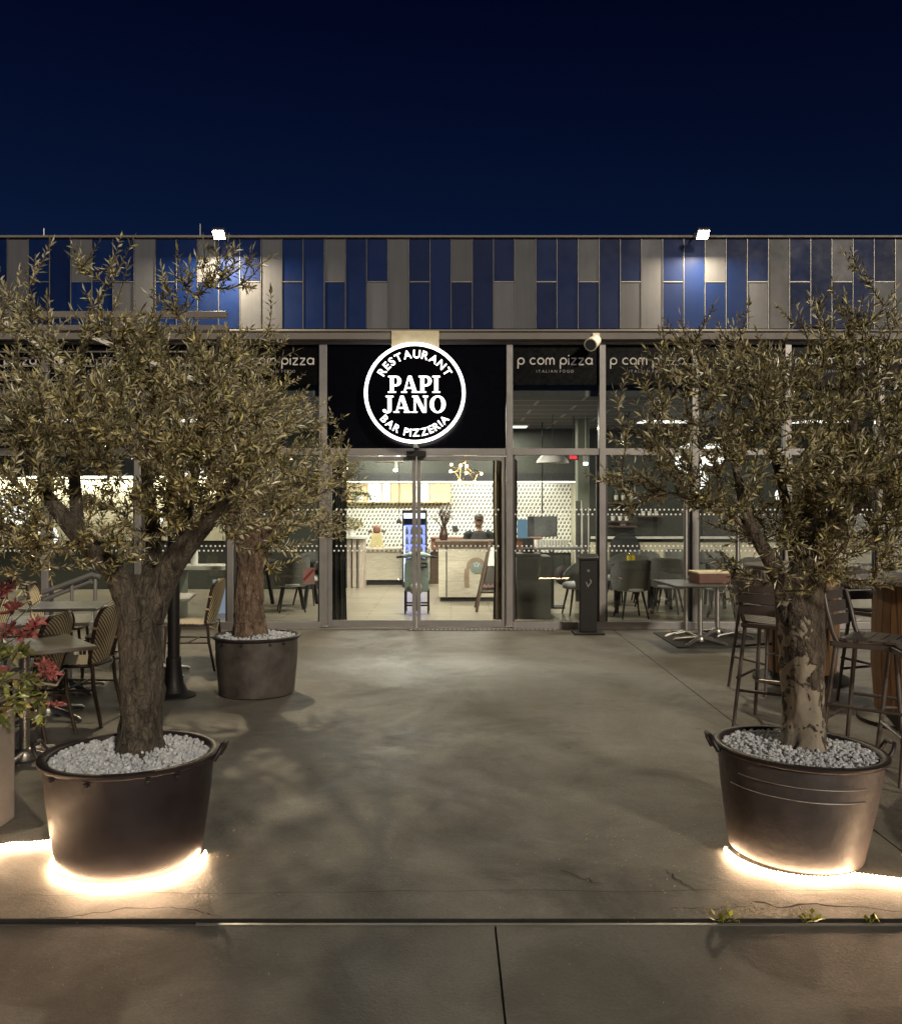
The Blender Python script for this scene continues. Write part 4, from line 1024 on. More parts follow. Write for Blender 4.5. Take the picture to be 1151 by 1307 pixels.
# ------------------------------------------------------------------ pergola at the left
Yp = 10.4
t = thing('pergola', 'pale metal terrace pergola with sloping awning arms behind the left olive tree', 'pergola', (XA(90, Yp), Yp, .004))
def beam(pp, w_, h_, nm='beam', mm='ledge'):
    m = MB(); 
    for a, b in pp: m.bar(a, b, w_, h_)
    m.build(nm, mat[mm], t, world=True, bevel=.004)
beam([(W(-90,402,Yp), W(290,402,Yp))], .09, .07); beam([(W(-90,419,Yp), W(292,419,Yp))], .10, .06)
beam([(W(-90,505,Yp+.2), W(300,505,Yp+.2))], .10, .10)
beam([(W(118,430,Yp-.1), W(292,503,Yp+.1))], .06, .05, 'awning_arm', 'white_metal'); beam([(W(-10,400,Yp-.1), W(80,462,Yp+.1))], .06, .05, 'awning_arm', 'white_metal')
for px in (40, 292):
    q = G(px, HYP+FPX*EYE/Yp); beam([((q.x, Yp, .004), (q.x, Yp, ZA(398, Yp)))], .09, .09, 'post', 'frame')
for k in range(6):
    yy = 449+k*9
    beam([(W(-60,yy,Yp+.25), W(290,yy,Yp+.25))], .05, .012, 'louvre', 'frame_dark' if k % 2 else 'frame')
# handrail of a ramp
t = thing('handrail', 'pair of sloping grey metal rails behind the woven chairs', 'handrail', (XA(75, 9.6), 9.6, .004))
m = MB(); m.tube([W(25,764,9.6), W(40,762,9.6), W(118,733,9.6), W(128,736,9.6)], .026, 10); m.tube([W(50,768,9.7), W(115,742,9.7), W(124,744,9.7)], .026, 10); m.build('rail', mat['frame'], t, world=True, smooth=60)
m = MB()
for px, py in ((45,762),(92,744),(122,737)):
    q = W(px, py, 9.65); m.tube([(q.x,q.y,.004),(q.x,q.y,q.z)], .02, 8)
m.build('post', mat['frame'], t, world=True, smooth=60)

# ------------------------------------------------------------------ right side: menu post, mat, tables, stools, barrels
p = G(750, 809); t = thing('menu_post', 'black square post on a flat base plate beside the entrance', 'post', (p.x, p.y, .004))
MB().box(p.x-.19, p.x+.19, p.y-.16, p.y+.16, .004, .03).build('base_plate', mat['black_metal'], t, world=True, bevel=.006)
MB().box(p.x-.105, p.x+.105, p.y-.05, p.y+.05, .03, .96).build('column', mat['black_metal'], t, world=True, bevel=.008)
m = MB(); m.boxr((p.x, p.y-.01, .975), (.25,.16,.03), (R(16),0,0)); m.build('sloping_top', mat['frame_dark'], t, world=True, bevel=.006)
m = MB(); m.ribbon([(p.x-.03,.66),(p.x-.005,.60),(p.x+.035,.66),(p.x+.02,.69)], .012, p.y-.0505, .002); m.ribbon(arc(p.x,.80,.012,.012,0,360,10), .008, p.y-.0505, .002); m.build('emblem', mat['frame'], t, world=True)
a, b = G(864, 828), G(832, 808.5)
tag(MB().box(a.x, a.x+2.4, a.y, b.y, .004, .018).build('floor_mat', mat['mat'], bevel=.004), 'dark rubber mat on the concrete under the pedestal tables', 'mat')
bistro_table('dark topped pedestal table with a box on it by the right window', 893, 10.5, .86, 4, mat['table_dark'], .72, group='pedestal tables by the right window')
bistro_table('dark topped pedestal table standing closest behind the other by the window', 915, 11.15, .7, 0, mat['table_dark'], .72, group='pedestal tables by the right window')
t = thing('serving_box', 'terracotta box with a cream lid lying on the dark pedestal table', 'box', (XA(912, 10.5), 10.5, .724))
c = Vector((XA(912, 10.5), 10.5, 0))
m = MB(); m.boxr((c.x, c.y, .724+.055), (.50,.34,.11), (0,0,R(4))); m.build('body', mat['box_red'], t, world=True, bevel=.008)
m = MB(); m.boxr((c.x, c.y, .724+.121), (.52,.36,.022), (0,0,R(4))); m.build('lid', mat['box_lid'], t, world=True, bevel=.006)
for px, lab in ((875, 'slim steel pole on a cross foot left of the box table'), (941, 'slim steel pole on a cross foot behind the left bar stool')):
    Y = 11.0; x = XA(px, Y); t = thing('steel_pole', lab, 'pole', (x, Y, .018))
    m = MB(); m.tube([(x,Y,.05),(x,Y,1.75)], .028, 16); m.build('pole', mat['steel'], t, world=True, smooth=60)
    m = MB()
    for k in range(4):
        d = Vector((math.cos(R(20+90*k)), math.sin(R(20+90*k)), 0)); o = Vector((x,Y,.018)); m.tube([o+d*.02+Vector((0,0,.06)), o+d*.26+Vector((0,0,.03)), o+d*.30+Vector((0,0,.014))], [.024,.018,.014], 8)
    m.build('cross_foot', mat['steel'], t, world=True, smooth=60)

def bar_stool():
    t = thing('bar_stool', '', 'bar stool', (0,0,0), 0, 'slatted metal bar stools')
    zs = .765
    for sx in (-1, 1):
        m = MB(); m.tube([(sx*.185,.175,zs-.02), (sx*.245,.245,0)], [.0155,.0135], 10); m.build('leg', mat['stool'], t, smooth=60)
        m = MB(); m.tube([(sx*.185,-.175,zs-.02), (sx*.245,-.255,0)], [.0155,.0135], 10); m.build('leg', mat['stool'], t, smooth=60)
        m = MB(); m.tube([(sx*.19,-.16,zs-.02),(sx*.205,-.19,zs+.05),(sx*.212,-.225,zs+.20),(sx*.20,-.245,zs+.29)], [.016,.016,.015,.014], 10); m.build('back_post', mat['stool'], t, smooth=60)
    m = MB()                              # saddle seat of five slats joined at the rim
    for k in range(5):
        y0 = -.19+.076*k; NS = 10
        for i in range(NS):
            u0, u1 = -1+2*i/NS, -1+2*(i+1)/NS; z0 = zs+.018*u0*u0; z1 = zs+.018*u1*u1
            m.add([(u0*.205,y0,z0),(u1*.205,y0,z1),(u1*.205,y0+.068,z1),(u0*.205,y0+.068,z0),(u0*.205,y0,z0-.014),(u1*.205,y0,z1-.014),(u1*.205,y0+.068,z1-.014),(u0*.205,y0+.068,z0-.014)],
                  [(0,1,2,3),(7,6,5,4),(0,4,5,1),(2,6,7,3)]+([(3,7,4,0)] if i == 0 else [])+([(1,5,6,2)] if i == NS-1 else []))
    m.build('seat', mat['stool'], t, smooth=30)
    m = MB()
    for a, b in (((-.2,-.2),(.2,-.2)),((.2,-.2),(.2,.2)),((.2,.2),(-.2,.2)),((-.2,.2),(-.2,-.2))): m.bar((a[0],a[1],zs-.022),(b[0],b[1],zs-.022), .02, .034)
    m.build('seat_frame', mat['stool'], t, bevel=.004)
    for k, z in enumerate((.10, .185, .268)):
        m = MB(); NS = 8; hh = .036
        pts = [(-.212+.424*i/NS, -.205-.055*(z/.27)-.035*(1-(2*i/NS-1)**2)) for i in range(NS+1)]
        vs = [(x, y, zs+z-hh) for x, y in pts]+[(x, y, zs+z+hh) for x, y in pts]+[(x, y-.014, zs+z-hh) for x, y in pts]+[(x, y-.014, zs+z+hh) for x, y in pts]; q = NS+1
        fs = []
        for i in range(NS): fs += [(i,i+1,i+1+q,i+q),(2*q+i,3*q+i,3*q+i+1,2*q+i+1),(i,2*q+i,2*q+i+1,i+1),(q+i,q+i+1,3*q+i+1,3*q+i)]
        fs += [(0,q,3*q,2*q),(NS,2*q+NS,3*q+NS,q+NS)]
        m.add(vs, fs); m.build('back_slat', mat['stool'], t, smooth=40)
    m = MB(); zf = .27; e = .226
    for a, b in (((-e,e-.01),(e,e-.01)),): m.tube([(a[0],a[1],zf),(b[0],b[1],zf)], .013, 8)
    m.build('footrest', mat['steel'], t, smooth=60)
    m = MB()
    for a, b, z in (((-e,-e),(e,-e),.27),((-e,-e),(-e,e),.36),((e,-e),(e,e),.36)): m.tube([(a[0],a[1],z),(b[0],b[1],z)], .011, 8)
    m.build('stretcher', mat['stool'], t, smooth=60)
    return t
BS = bar_stool(); BS.location = (XA(997, 6.55), 6.62, .004); BS.rotation_euler = (0,0,R(-36)); BS['label'] = 'slatted bar stool left of the right olive trunk with its back to us'
dup(BS, (XA(1116, 5.72), 5.72, .004), R(228), 'slatted bar stool just right of the right olive trunk with its seat toward us')
dup(BS, (XA(1188, 5.35), 5.35, .004), R(80), 'slatted bar stool cut off by the right edge of the photo')
dup(BS, (XA(1128, 7.3), 7.3, .004), R(200), 'slatted bar stool in the gap between the two barrels behind the nearer stools')
dup(BS, (XA(988, 7.8), 7.9, .004), R(-70), 'slatted bar stool mostly hidden behind the left bar stool')
def barrel(px, Y, label, rb=.33, rt=.50, h=1.07):
    t = thing('barrel_table', label, 'bar table', (XA(px, Y), Y, .004), 0, 'wooden barrel high tables')
    m = MB(); n = 26
    for k in range(n):                    # staves
        a0 = 2*PI*(k+.03)/n; a1 = 2*PI*(k+.97)/n; prof = [(rb*.92,.09),(rb*1.0,.45),(rb*.98,.75),(rb*.92,h-.045)]
        vs = [(r*math.cos(a), r*math.sin(a), z) for r, z in prof for a in (a0, a1)]; m.add(vs, [(2*i,2*i+1,2*i+3,2*i+2) for i in range(3)])
    m.build('staves', mat['barrel'], t, smooth=30)
    MB().lathe([(rb*.90,.09),(rb*.96,.45),(rb*.95,.75),(rb*.90,h-.045)], n=40).build('core', mat['wood_dark'], t, smooth=180)
    MB().lathe([(.001,0),(rt*.86,0),(rt*.86,.03),(rt*.8,.045),(rb*.9,.09)], n=48).build('foot', mat['black_metal'], t, smooth=35)
    MB().lathe([(.001,h-.04),(rt-.01,h-.04),(rt,h-.03),(rt,h-.008),(rt-.01,h),(.001,h)], n=56).build('tabletop', mat['stool'], t, smooth=35)
    return t
barrel(1022, 8.35, 'wooden barrel high table behind the right olive trunk')
barrel(1172, 6.75, 'wooden barrel high table at the right edge of the photo')
# ------------------------------------------------------------------ inside the restaurant
IF = .0185
def solid(name, label, cat, mb, m, **k): return tag(mb.build(name, m, **{a: b for a, b in k.items() if a != 'group'}), label, cat, k.get('group'))
# wall cabinets
t = thing('wall_cabinets', 'row of pale oak wall cabinets above the tiled kitchen wall', 'cabinet', (XA(505, 19.2), 19.2, 1.7))
xs = [440, 469, 487, 498.5, 511, 530, 548, 575]
MB().box(XA(440,19.2), XA(575,19.2), 19.12, 19.44, ZA(642,19.1), ZA(618,19.1)).build('carcass', mat['cab'], t, world=True)
for i in range(7):
    MB().box(XA(xs[i],19.08)+.012, XA(xs[i+1],19.08)-.012, 19.09, 19.117, ZA(641,19.1), ZA(617,19.1)).build('cabinet_door', mat['ceramic'] if i in (1, 2, 5) else mat['cab'], t, world=True, bevel=.003)
# low front counter, bar with slats, back bar
t = thing('display_counter', 'low pale oak counter left of the scooter', 'counter', (XA(512,18), 18.1, IF))
MB().box(XA(466,18.1), XA(548,18.1), 18.1, 18.7, IF+.1, .72).build('body', mat['wood_light'], t, world=True, bevel=.006)
MB().box(XA(468,18.1), XA(546,18.1), 18.15, 18.65, IF, IF+.1).build('plinth', mat['dark_in'], t, world=True)
MB().box(XA(464,18.1), XA(549,18.1), 18.05, 18.74, .721, .76).build('worktop', mat['wood_light'], t, world=True, bevel=.004)
t = thing('slatted_bar', 'tall bar clad in vertical pale slats at the left of the doorway', 'counter', (XA(440,17.4), 17.5, IF))
MB().box(XA(405,17.5), XA(464,17.5), 17.5, 18.0, IF, .97).build('body', mat['wood_pink'], t, world=True)
MB().box(XA(402,17.5), XA(467,17.5), 17.44, 18.05, .971, 1.02).build('worktop', mat['ceramic'], t, world=True, bevel=.006)
m = MB()
for q in (441, 448, 455): m.box(XA(q,17.4), XA(q,17.4)+.02, 17.47, 17.499, IF, .968)
m.build('dark_slat', mat['dark_in'], t, world=True)
t = thing('back_bar', 'red brown wooden back bar behind the reception counter', 'counter', (XA(575,18.4), 18.5, IF))
MB().box(XA(550,18.4), XA(690,18.4), 18.4, 18.8, IF, .93).build('body', mat['wood_dark'], t, world=True)
MB().box(XA(550,18.4), XA(690,18.4), 18.36, 18.399, .72, .93).build('front_rail', mat['wood_red'], t, world=True)
MB().box(XA(549,18.4), XA(692,18.4), 18.34, 18.85, .931, .965).build('worktop', mat['wood_red'], t, world=True, bevel=.005)
# bar plants
def bush(label, c, r, n, seed, nm='potted_plant'):
    rng = np.random.RandomState(seed); t = thing(nm, label, 'plant', (c[0], c[1], c[2]))
    m = MB(); m.lathe([(.001,0),(.06,0),(.085,.13),(.075,.13),(.07,.11),(.001,.11)], c, 20); m.build('pot', mat['ceramic'], t, world=True, smooth=40)
    V = []; F = []
    for i in range(n):
        d = Vector(rng.normal(size=3)).normalized(); p = Vector(c)+Vector((0,0,.13+r*.6))+Vector((d.x*r*1.35, d.y*r, d.z*r*.6))*rng.uniform(.4,1); e = (d+Vector(rng.normal(size=3))*.5).normalized()*.06; s = e.cross(Vector(rng.normal(size=3))).normalized()*.016; o = len(V)
        V += [p, p+e*.5+s, p+e, p+e*.5-s]; F.append((o,o+1,o+2,o+3))
    MB().add(V, F).build('foliage', mat['olive'], t, world=True)
bush('bushy green plant in a white pot on the slatted bar', (XA(449,17.7), 17.7, 1.021), .16, 420, 5)
# display board on the low counter
c = W(481, 693, 18.3); z0 = .761
t = thing('display_board', 'cream board with rounded brown top standing on the low oak counter', 'board', (c.x, 18.3, z0))
m = MB(); m.poly([(c.x-.14,z0),(c.x+.14,z0),(c.x+.10,z0+.29),(c.x-.10,z0+.29)], 18.28, 18.31); m.build('board', mat['sack'], t, world=True)
m = MB(); m.ball((c.x, 18.295, z0+.37), .085, 14, 8, (1,.3,1.1)); m.build('rounded_top', mat['wood_red'], t, world=True, smooth=180)
m = MB()
for s_ in (-1, 1): m.ball((c.x+s_*.135, 18.295, z0+.33), .04, 10, 6, (1.2,.4,.8))
m.build('side_knob', mat['wood_dark'], t, world=True, smooth=180)
# drinks fridge
t = thing('drinks_fridge', 'narrow drinks fridge glowing blue behind the scooter', 'fridge', (XA(525,18.0), 17.9, IF)); x0, x1 = XA(514.5,17.9), XA(545,17.9); zt = ZA(651,17.9)
m = MB(); m.box(x0, x0+.03, 17.6, 18.1, IF, zt); m.box(x1-.03, x1, 17.6, 18.1, IF, zt); m.box(x0+.03, x1-.03, 18.05, 18.1, IF, zt); m.box(x0+.03, x1-.03, 17.6, 18.05, IF, .12); m.box(x0+.03, x1-.03, 17.6, 18.05, zt-.05, zt)
m.build('cabinet', mat['dark_in'], t, world=True)
MB().box(x0+.031, x1-.031, 18.03, 18.049, .13, zt-.30).build('back_light', mat['fridge_light'], t, world=True)
MB().box(x0+.031, x1-.031, 17.605, 17.63, zt-.16, zt-.06).build('header', mat['fridge_white'], t, world=True)
MB().box(x0+.031, x0+.05, 17.61, 17.63, .13, zt-.31).build('edge_light', mat['fridge_white'], t, world=True)
for k in range(5):
    z = .28+.19*k
    MB().box(x0+.055, x1-.035, 17.66, 18.02, z, z+.012).build('shelf', mat['steel'], t, world=True)
bt = None
for k in range(5):
    for j in range(4):
        x = x0+.085+.095*j; z = .2925+.19*k; m = MB(); m.lathe([(.001,0),(.026,0),(.026,.085),(.010,.115),(.010,.14),(.001,.14)], (x, 17.74, z), 10)
        if bt is None: bt = m.build('drink_bottle', mat['bottle'], smooth=50); o = bt
        else: o = bt.copy(); C.objects.link(o); o.location = (x, 17.74, z)
        tag(o, 'small drink bottle on a shelf inside the blue lit fridge', 'bottle', 'bottles in the drinks fridge')
c = W(509, 668, 16.8); t = thing('pendant_lamp', 'small dark pendant hanging on a long cord in front of the tiled wall', 'lamp', c)
MB().lathe([(.05,0),(.045,.05),(.02,.09),(.001,.095)], c, 16).build('shade', mat['black_metal'], t, world=True, smooth=50); MB().tube([c+Vector((0,0,.09)), Vector((c.x,c.y,ZC-.003))], .006, 6).build('cord', mat['black_metal'], t, world=True)
c = W(458, 640, 16.9); t = thing('hanging_plant', 'trailing dark green plant hanging above the slatted bar', 'plant', c); rng = np.random.RandomState(8)
MB().lathe([(.001,0),(.08,0),(.10,.10),(.001,.09)], c, 18).build('pot', mat['ceramic'], t, world=True, smooth=40); MB().tube([c+Vector((0,0,.09)), Vector((c.x,c.y,ZC-.003))], .005, 6).build('cord', mat['black_metal'], t, world=True)
V = []; F = []
for i in range(34):
    a = rng.uniform(0, 6.28); L_ = rng.uniform(.15, .45); q = c+Vector((0,0,.10))
    for k in range(9):
        u_ = (k+1)/9; p = q+Vector((math.cos(a)*L_*u_, .6*math.sin(a)*L_*u_, .10*math.sin(u_*3.1)-.22*u_*u_)); e = Vector(rng.normal(size=3)).normalized()*.05; s_ = e.cross(Vector(rng.normal(size=3))).normalized()*.014; o = len(V); V += [p, p+e*.5+s_, p+e, p+e*.5-s_]; F.append((o,o+1,o+2,o+3))
MB().add(V, F).build('foliage', mat['hedge'], t, world=True)
# scooter front
Y = 13.25; X = XA(531.5, Y)
t = thing('display_scooter', 'grey green vintage scooter front on a black stand behind the sliding doors', 'scooter', (X, Y, IF))
m = MB(); NS = 10
out = [(-.175,.34),(-.185,.55),(-.18,.75),(-.13,.84),(0,.87),(.13,.84),(.18,.75),(.185,.55),(.175,.34)]
vs = []
for k, yy in enumerate((-.03, .0)):
    for a, b in out: vs.append((X+a, Y+yy+.10*(abs(a)/.19)**2-(.06 if b > .8 else 0)*0, b))
n = len(out); m.add(vs, [(i, i+1, n-2-i, n-1-i) for i in range(3)]+[(3,4,5)]+[(i+n, n-1-i+n, n-2-i+n, i+1+n) for i in range(3)]+[(5+n,4+n,3+n)]+[(i, i+n, (i+1)%n+n, (i+1)%n) for i in range(n)])
m.build('leg_shield', mat['scooter'], t, world=True, bevel=.012)
m = MB(); m.lathe([(.001,-.08),(.05,-.085),(.085,-.05),(.095,0),(.085,.05),(.05,.085),(.001,.08)], (X, Y-.12, .40), 20, 'X'); 
m.v = [(x, y, z*1.0) for x, y, z in m.v]; m.build('fender', mat['green_pale'], t, world=True, smooth=180)
m = MB(); m.lathe([(.10,-.035),(.15,-.045),(.175,-.03),(.18,0),(.175,.03),(.15,.045),(.10,.035),(.10,-.035)], (X, Y-.08, .25), 28, 'X'); m.build('wheel', mat['rubber'], t, world=True, smooth=40)
m = MB(); m.tube([(X-.20,Y-.02,.87),(X-.10,Y-.05,.895),(X,Y-.06,.90),(X+.10,Y-.05,.895),(X+.20,Y-.02,.87)], [.03,.04,.05,.04,.03], 12); m.build('handlebar', mat['scooter'], t, world=True, smooth=60)
for s_ in (-1, 1): m = MB(); m.tube([(X+s_*.20,Y-.02,.87),(X+s_*.29,Y+.02,.855)], .018, 10); m.tube([(X+s_*.19,Y-.06,.875),(X+s_*.27,Y-.05,.87)], .007, 6); m.build('grip', mat['rubber'], t, world=True, smooth=60)
m = MB(); m.ball((X,Y-.10,.925), .06, 14, 8, (1,.7,.8)); m.build('headlight', mat['black_metal'], t, world=True, smooth=180)
pl = MB().box(X+.035, X+.155, Y-.045, Y-.032, .70, .78).build('plate', mat['black_metal'], t, world=True, bevel=.004)
m = MB()
for k in range(4): m.box(X+.05+k*.024, X+.066+k*.024, Y-.0475, Y-.046, .725, .757)
m.build('plate_mark', mat['chrome'], pl, world=True)
m = MB()
for s_ in (-1, 1): m.box(X+s_*.17-.012, X+s_*.17+.012, Y+.05, Y+.075, IF, .36); m.box(X+s_*.17-.012, X+s_*.17+.012, Y+.40, Y+.425, IF, .36)
m.box(X-.158, X+.158, Y+.052, Y+.073, .13, .155); m.box(X-.158, X+.158, Y+.402, Y+.423, .13, .155)
m.build('stand', mat['black_metal'], t, world=True)
# reception counter
Y = 15.0; x0, x1 = XA(559.5, Y), XA(634, Y)
t = thing('reception_counter', 'pale oak reception counter with dark top and a ring emblem on its front', 'counter', ((x0+x1)/2, Y, IF))
MB().box(x0, x1, Y, Y+.75, IF+.07, .94).build('body', mat['wood_light'], t, world=True, bevel=.006)
MB().box(x0+.03, x1-.03, Y+.03, Y+.72, IF, IF+.07).build('plinth', mat['dark_in'], t, world=True)
MB().box(x0-.06, x1+.04, Y-.05, Y+.80, .941, 1.03).build('worktop', mat['wood_dark'], t, world=True, bevel=.008)
MB().box(XA(569,Y), XA(570.6,Y), Y-.003, Y-.0005, IF+.08, .93).build('seam', mat['dark_in'], t, world=True)
ex, ez = XA(607.5,Y), ZA(724,Y)
m = MB(); m.ribbon(arc(ex, ez, .125, .125, 190, -60, 30), .075, Y-.003, .006); m.ribbon([(ex-.155, ez-.02),(ex-.16, ez-.17),(ex-.155,ez-.33)], [.07,.085,.075], Y-.0035, .006); em = m.build('emblem', mat['emblem'], t, world=True)
m = MB(); m.lathe([(.001,-.013),(.10,-.013),(.10,-.002)], (ex+.005, Y, ez), 32, 'Y'); m.build('disc', mat['scooter'], em, world=True)
m = MB()
for a in range(5): m.lathe([(.001,-.0165),(.013,-.0165),(.013,-.0135)], (ex+.005+.038*math.cos(R(90+72*a)), Y, ez+.045+.03*math.sin(R(90+72*a))), 10, 'Y')
m.build('disc_dots', mat['ceramic'], em, world=True)
# vase with dry branches
c = Vector((XA(566,15.2), 15.25, 1.031)); t = thing('vase', 'dark vase of dry branches on the reception counter', 'vase', c); random.seed(4)
m = MB(); m.lathe([(.001,0),(.055,0),(.075,.05),(.07,.12),(.05,.17),(.055,.23),(.048,.23),(.04,.17),(.001,.16)], c, 24); m.build('body', mat['vase'], t, world=True, smooth=60)
m = MB()
for i in range(34):
    a = random.uniform(0, 2*PI); s_ = random.uniform(.04, .26); h = random.uniform(.35, .62); e = c+Vector((s_*math.cos(a), s_*.6*math.sin(a), h)); q = c+Vector((0,0,.18))
    md = q.lerp(e, .5)+Vector((random.uniform(-.02,.02),0,.03)); m.tube([q, md, e], [.005,.004,.002], 4)
    for k in range(5): b = md.lerp(e, random.random()); m.tube([b, b+Vector((random.uniform(-.05,.05), random.uniform(-.03,.03), random.uniform(.0,.06)))], [.003,.006], 4)
m.build('branches', mat['vase'], t, world=True)
solid('cable_box', 'small black box fixed to the tiled wall right of the dry branches', 'box', MB().box(XA(577.5,19.4), XA(584,19.4), 19.40, 19.449, ZA(678,19.4), ZA(671,19.4)), mat['dark_in'])

# cashier, seated behind the counter
P0 = Vector((XA(611,16.2), 16.2, IF+.075)); per = thing('person', 'person in a black shirt and dark cap seated behind the reception counter', 'person', P0)
def L(*p): return tuple(P0+Vector(p))
def remesh(o, v, sm=3):
    r = o.modifiers.new('Remesh', 'REMESH'); r.mode = 'VOXEL'; r.voxel_size = v; r.use_smooth_shade = True
    s = o.modifiers.new('Smooth', 'SMOOTH'); s.iterations = sm; s.factor = .5
    return o
m = MB()
m.tube([L(0,.05,.50), L(0,.04,.62), L(0,.02,.78), L(0,.0,.95), L(0,-.01,1.04), L(0,-.01,1.10)], [.14,.135,.14,.15,.10,.055], 20)
m.tube([L(0,-.01,1.08), L(0,-.02,1.18)], [.05,.052], 14)
m.ball(L(0,-.035,1.245), .098, 18, 12, (.80,.95,1.16)); m.ball(L(0,-.075,1.19), .05, 12, 8, (.95,.9,.9))
m.ball(L(0,-.132,1.225), .016, 8, 6, (.8,1,1.4)); m.ball(L(0,-.122,1.185), .016, 8, 6, (1.5,.6,.5))
for s_ in (-1, 1):
    m.ball(L(s_*.080,-.025,1.235), .022, 8, 6, (.4,.8,1.3))
    m.ball(L(s_*.033,-.118,1.252), .014, 8, 6, (1.3,.6,.6))
    m.tube([L(s_*.12,0,1.03), L(s_*.20,0,1.00), L(s_*.235,.0,.85), L(s_*.22,-.05,.74)], [.06,.055,.045,.040], 12)
    m.tube([L(s_*.22,-.05,.74), L(s_*.16,-.20,.70), L(s_*.12,-.29,.70)], [.040,.032,.024], 12)
    m.tube([L(s_*.12,-.28,.70), L(s_*.11,-.33,.70), L(s_*.105,-.37,.695)], [.026,.030,.024], 10)
    for k in range(4): q = -.03+.02*k; m.tube([L(s_*.105+q,-.36,.695), L(s_*.105+q*1.1,-.40-.01*(k in (1,2)),.69), L(s_*.105+q*1.1,-.425-.012*(k in (1,2)),.675)], [.0095,.0085,.0075], 8)
    m.tube([L(s_*.09,-.31,.70), L(s_*.065,-.345,.69), L(s_*.055,-.37,.68)], [.011,.010,.008], 8)
    m.tube([L(s_*.08,.04,.53), L(s_*.10,-.20,.55), L(s_*.11,-.42,.53), L(s_*.11,-.44,.30), L(s_*.11,-.43,.08)], [.085,.075,.058,.048,.036], 14)
    m.tube([L(s_*.11,-.40,.045), L(s_*.115,-.50,.04), L(s_*.12,-.60,.03)], [.042,.040,.028], 10)
bd = m.build('body', mat['skin'], per, world=True, smooth=180); remesh(bd, .008)
m = MB(); m.tube([L(0,.05,.52), L(0,.04,.62), L(0,.02,.78), L(0,.0,.95), L(0,-.008,1.045), L(0,-.008,1.075)], [.158,.152,.156,.166,.115,.072], 20)
for s_ in (-1, 1): m.tube([L(s_*.12,0,1.03), L(s_*.205,0,1.0), L(s_*.24,0,.88)], [.076,.070,.062], 14)
remesh(m.build('shirt', mat['shirt'], per, world=True, smooth=180), .012)
m = MB(); m.ball(L(0,.03,.53), .17, 16, 10, (1,.85,.6))
for s_ in (-1, 1): m.tube([L(s_*.08,.04,.53), L(s_*.10,-.20,.55), L(s_*.11,-.42,.53), L(s_*.11,-.44,.30), L(s_*.11,-.43,.09)], [.096,.086,.070,.060,.052], 14)
remesh(m.build('trousers', mat['dark_in'], per, world=True, smooth=180), .014)
m = MB(); c = L(0,-.022,1.285); m.lathe([(.094,-.012),(.097,.02),(.085,.06),(.05,.085),(.001,.093)], c, 24); m.v = [(P0.x+(x-P0.x)*.9, y, z) for x, y, z in m.v]
m.poly([(P0.x-.075,P0.z+1.276),(P0.x+.075,P0.z+1.276),(P0.x+.07,P0.z+1.286),(P0.x-.07,P0.z+1.286)], P0.y-.19, P0.y-.10); m.build('cap', mat['cap'], per, world=True, smooth=50)
for s_ in (-1, 1): MB().tube([L(s_*.11,-.39,.04), L(s_*.115,-.50,.04), L(s_*.12,-.615,.03)], [.05,.048,.036], 12).build('shoe', mat['rubber'], per, world=True, smooth=60)
t = thing('stool', 'black backless stool carrying the seated person behind the counter', 'stool', (P0.x, P0.y+.05, IF))
MB().lathe([(.001,.46),(.17,.46),(.18,.49),(.17,.52),(.001,.52)], (P0.x,P0.y+.04,IF), 24).build('seat', mat['dark_in'], t, world=True, smooth=40)
for k in range(4):
    a = R(45+90*k); MB().tube([(P0.x+.12*math.cos(a),P0.y+.04+.12*math.sin(a),IF+.46),(P0.x+.19*math.cos(a),P0.y+.04+.19*math.sin(a),IF)], .014, 8).build('leg', mat['black_metal'], t, world=True)

m = MB(); m.box(P0.x-.2, P0.x+.2, P0.y-.66, P0.y-.30, IF+.02, IF+.073); m.build('foot_board', mat['black_metal'], t, world=True)
m = MB(); m.bar((P0.x,P0.y-.30,IF+.05),(P0.x,P0.y-.08,IF+.05),.04,.03); m.build('foot_bar', mat['black_metal'], t, world=True)

# A-frame chalkboard
def V2(px, py, Y): return W(px, py, Y)
Y = 13.5; t = thing('chalkboard', 'dark A frame chalkboard leaning in front of the reception counter', 'sign', (XA(624,Y), Y, IF))
aw = XA(646,Y)-XA(609,Y)
def af(yb, yt, nm):
    m = MB(); x0, x1 = XA(608,Y), XA(654,Y); xo = .22
    m.bar((x0,yb,IF+.005),(x0+xo,yt,1.08), .04,.03,(0,1,0)); m.bar((x1,yb,IF+.005),(x1+.02,yt,1.08), .04,.03,(0,1,0)); m.bar((x0+xo,yt,1.065),(x1+.02,yt,1.065), .03,.05,(0,1,0)); m.bar((x0+.06,yb+(yt-yb)*.27,.31),(x1,yb+(yt-yb)*.27,.31), .03,.04,(0,1,0))
    return m.build(nm, mat['wood_dark'], t, world=True)
af(Y, Y+.28, 'front_frame'); af(Y+.60, Y+.31, 'rear_frame')
m = MB(); m.add([(XA(608,Y)+.085,Y+.082,.33),(XA(654,Y),Y+.082,.33),(XA(654,Y)+.015,Y+.272,1.05),(XA(608,Y)+.225,Y+.272,1.05)], [(0,1,2,3)]); bdp = m.build('board', mat['chalk'], t, world=True)
m = MB(); m.add([(XA(622,Y)+.01,Y+.17,.70),(XA(640,Y),Y+.17,.70),(XA(640,Y),Y+.245,.98),(XA(622,Y)+.04,Y+.245,.98)], [(0,1,2,3)]); m.build('menu_sheet', mat['ceramic'], t, world=True)
m = MB()
for k in range(5): m.ribbon([(XA(617+5*k,Y), .385),(XA(618.5+5*k,Y), .43),(XA(620+5*k,Y), .385),(XA(621.5+5*k,Y), .42)], .012, Y+.085, .004)
m.build('chalk_scribble', mat['chalk_pink'], t, world=True)
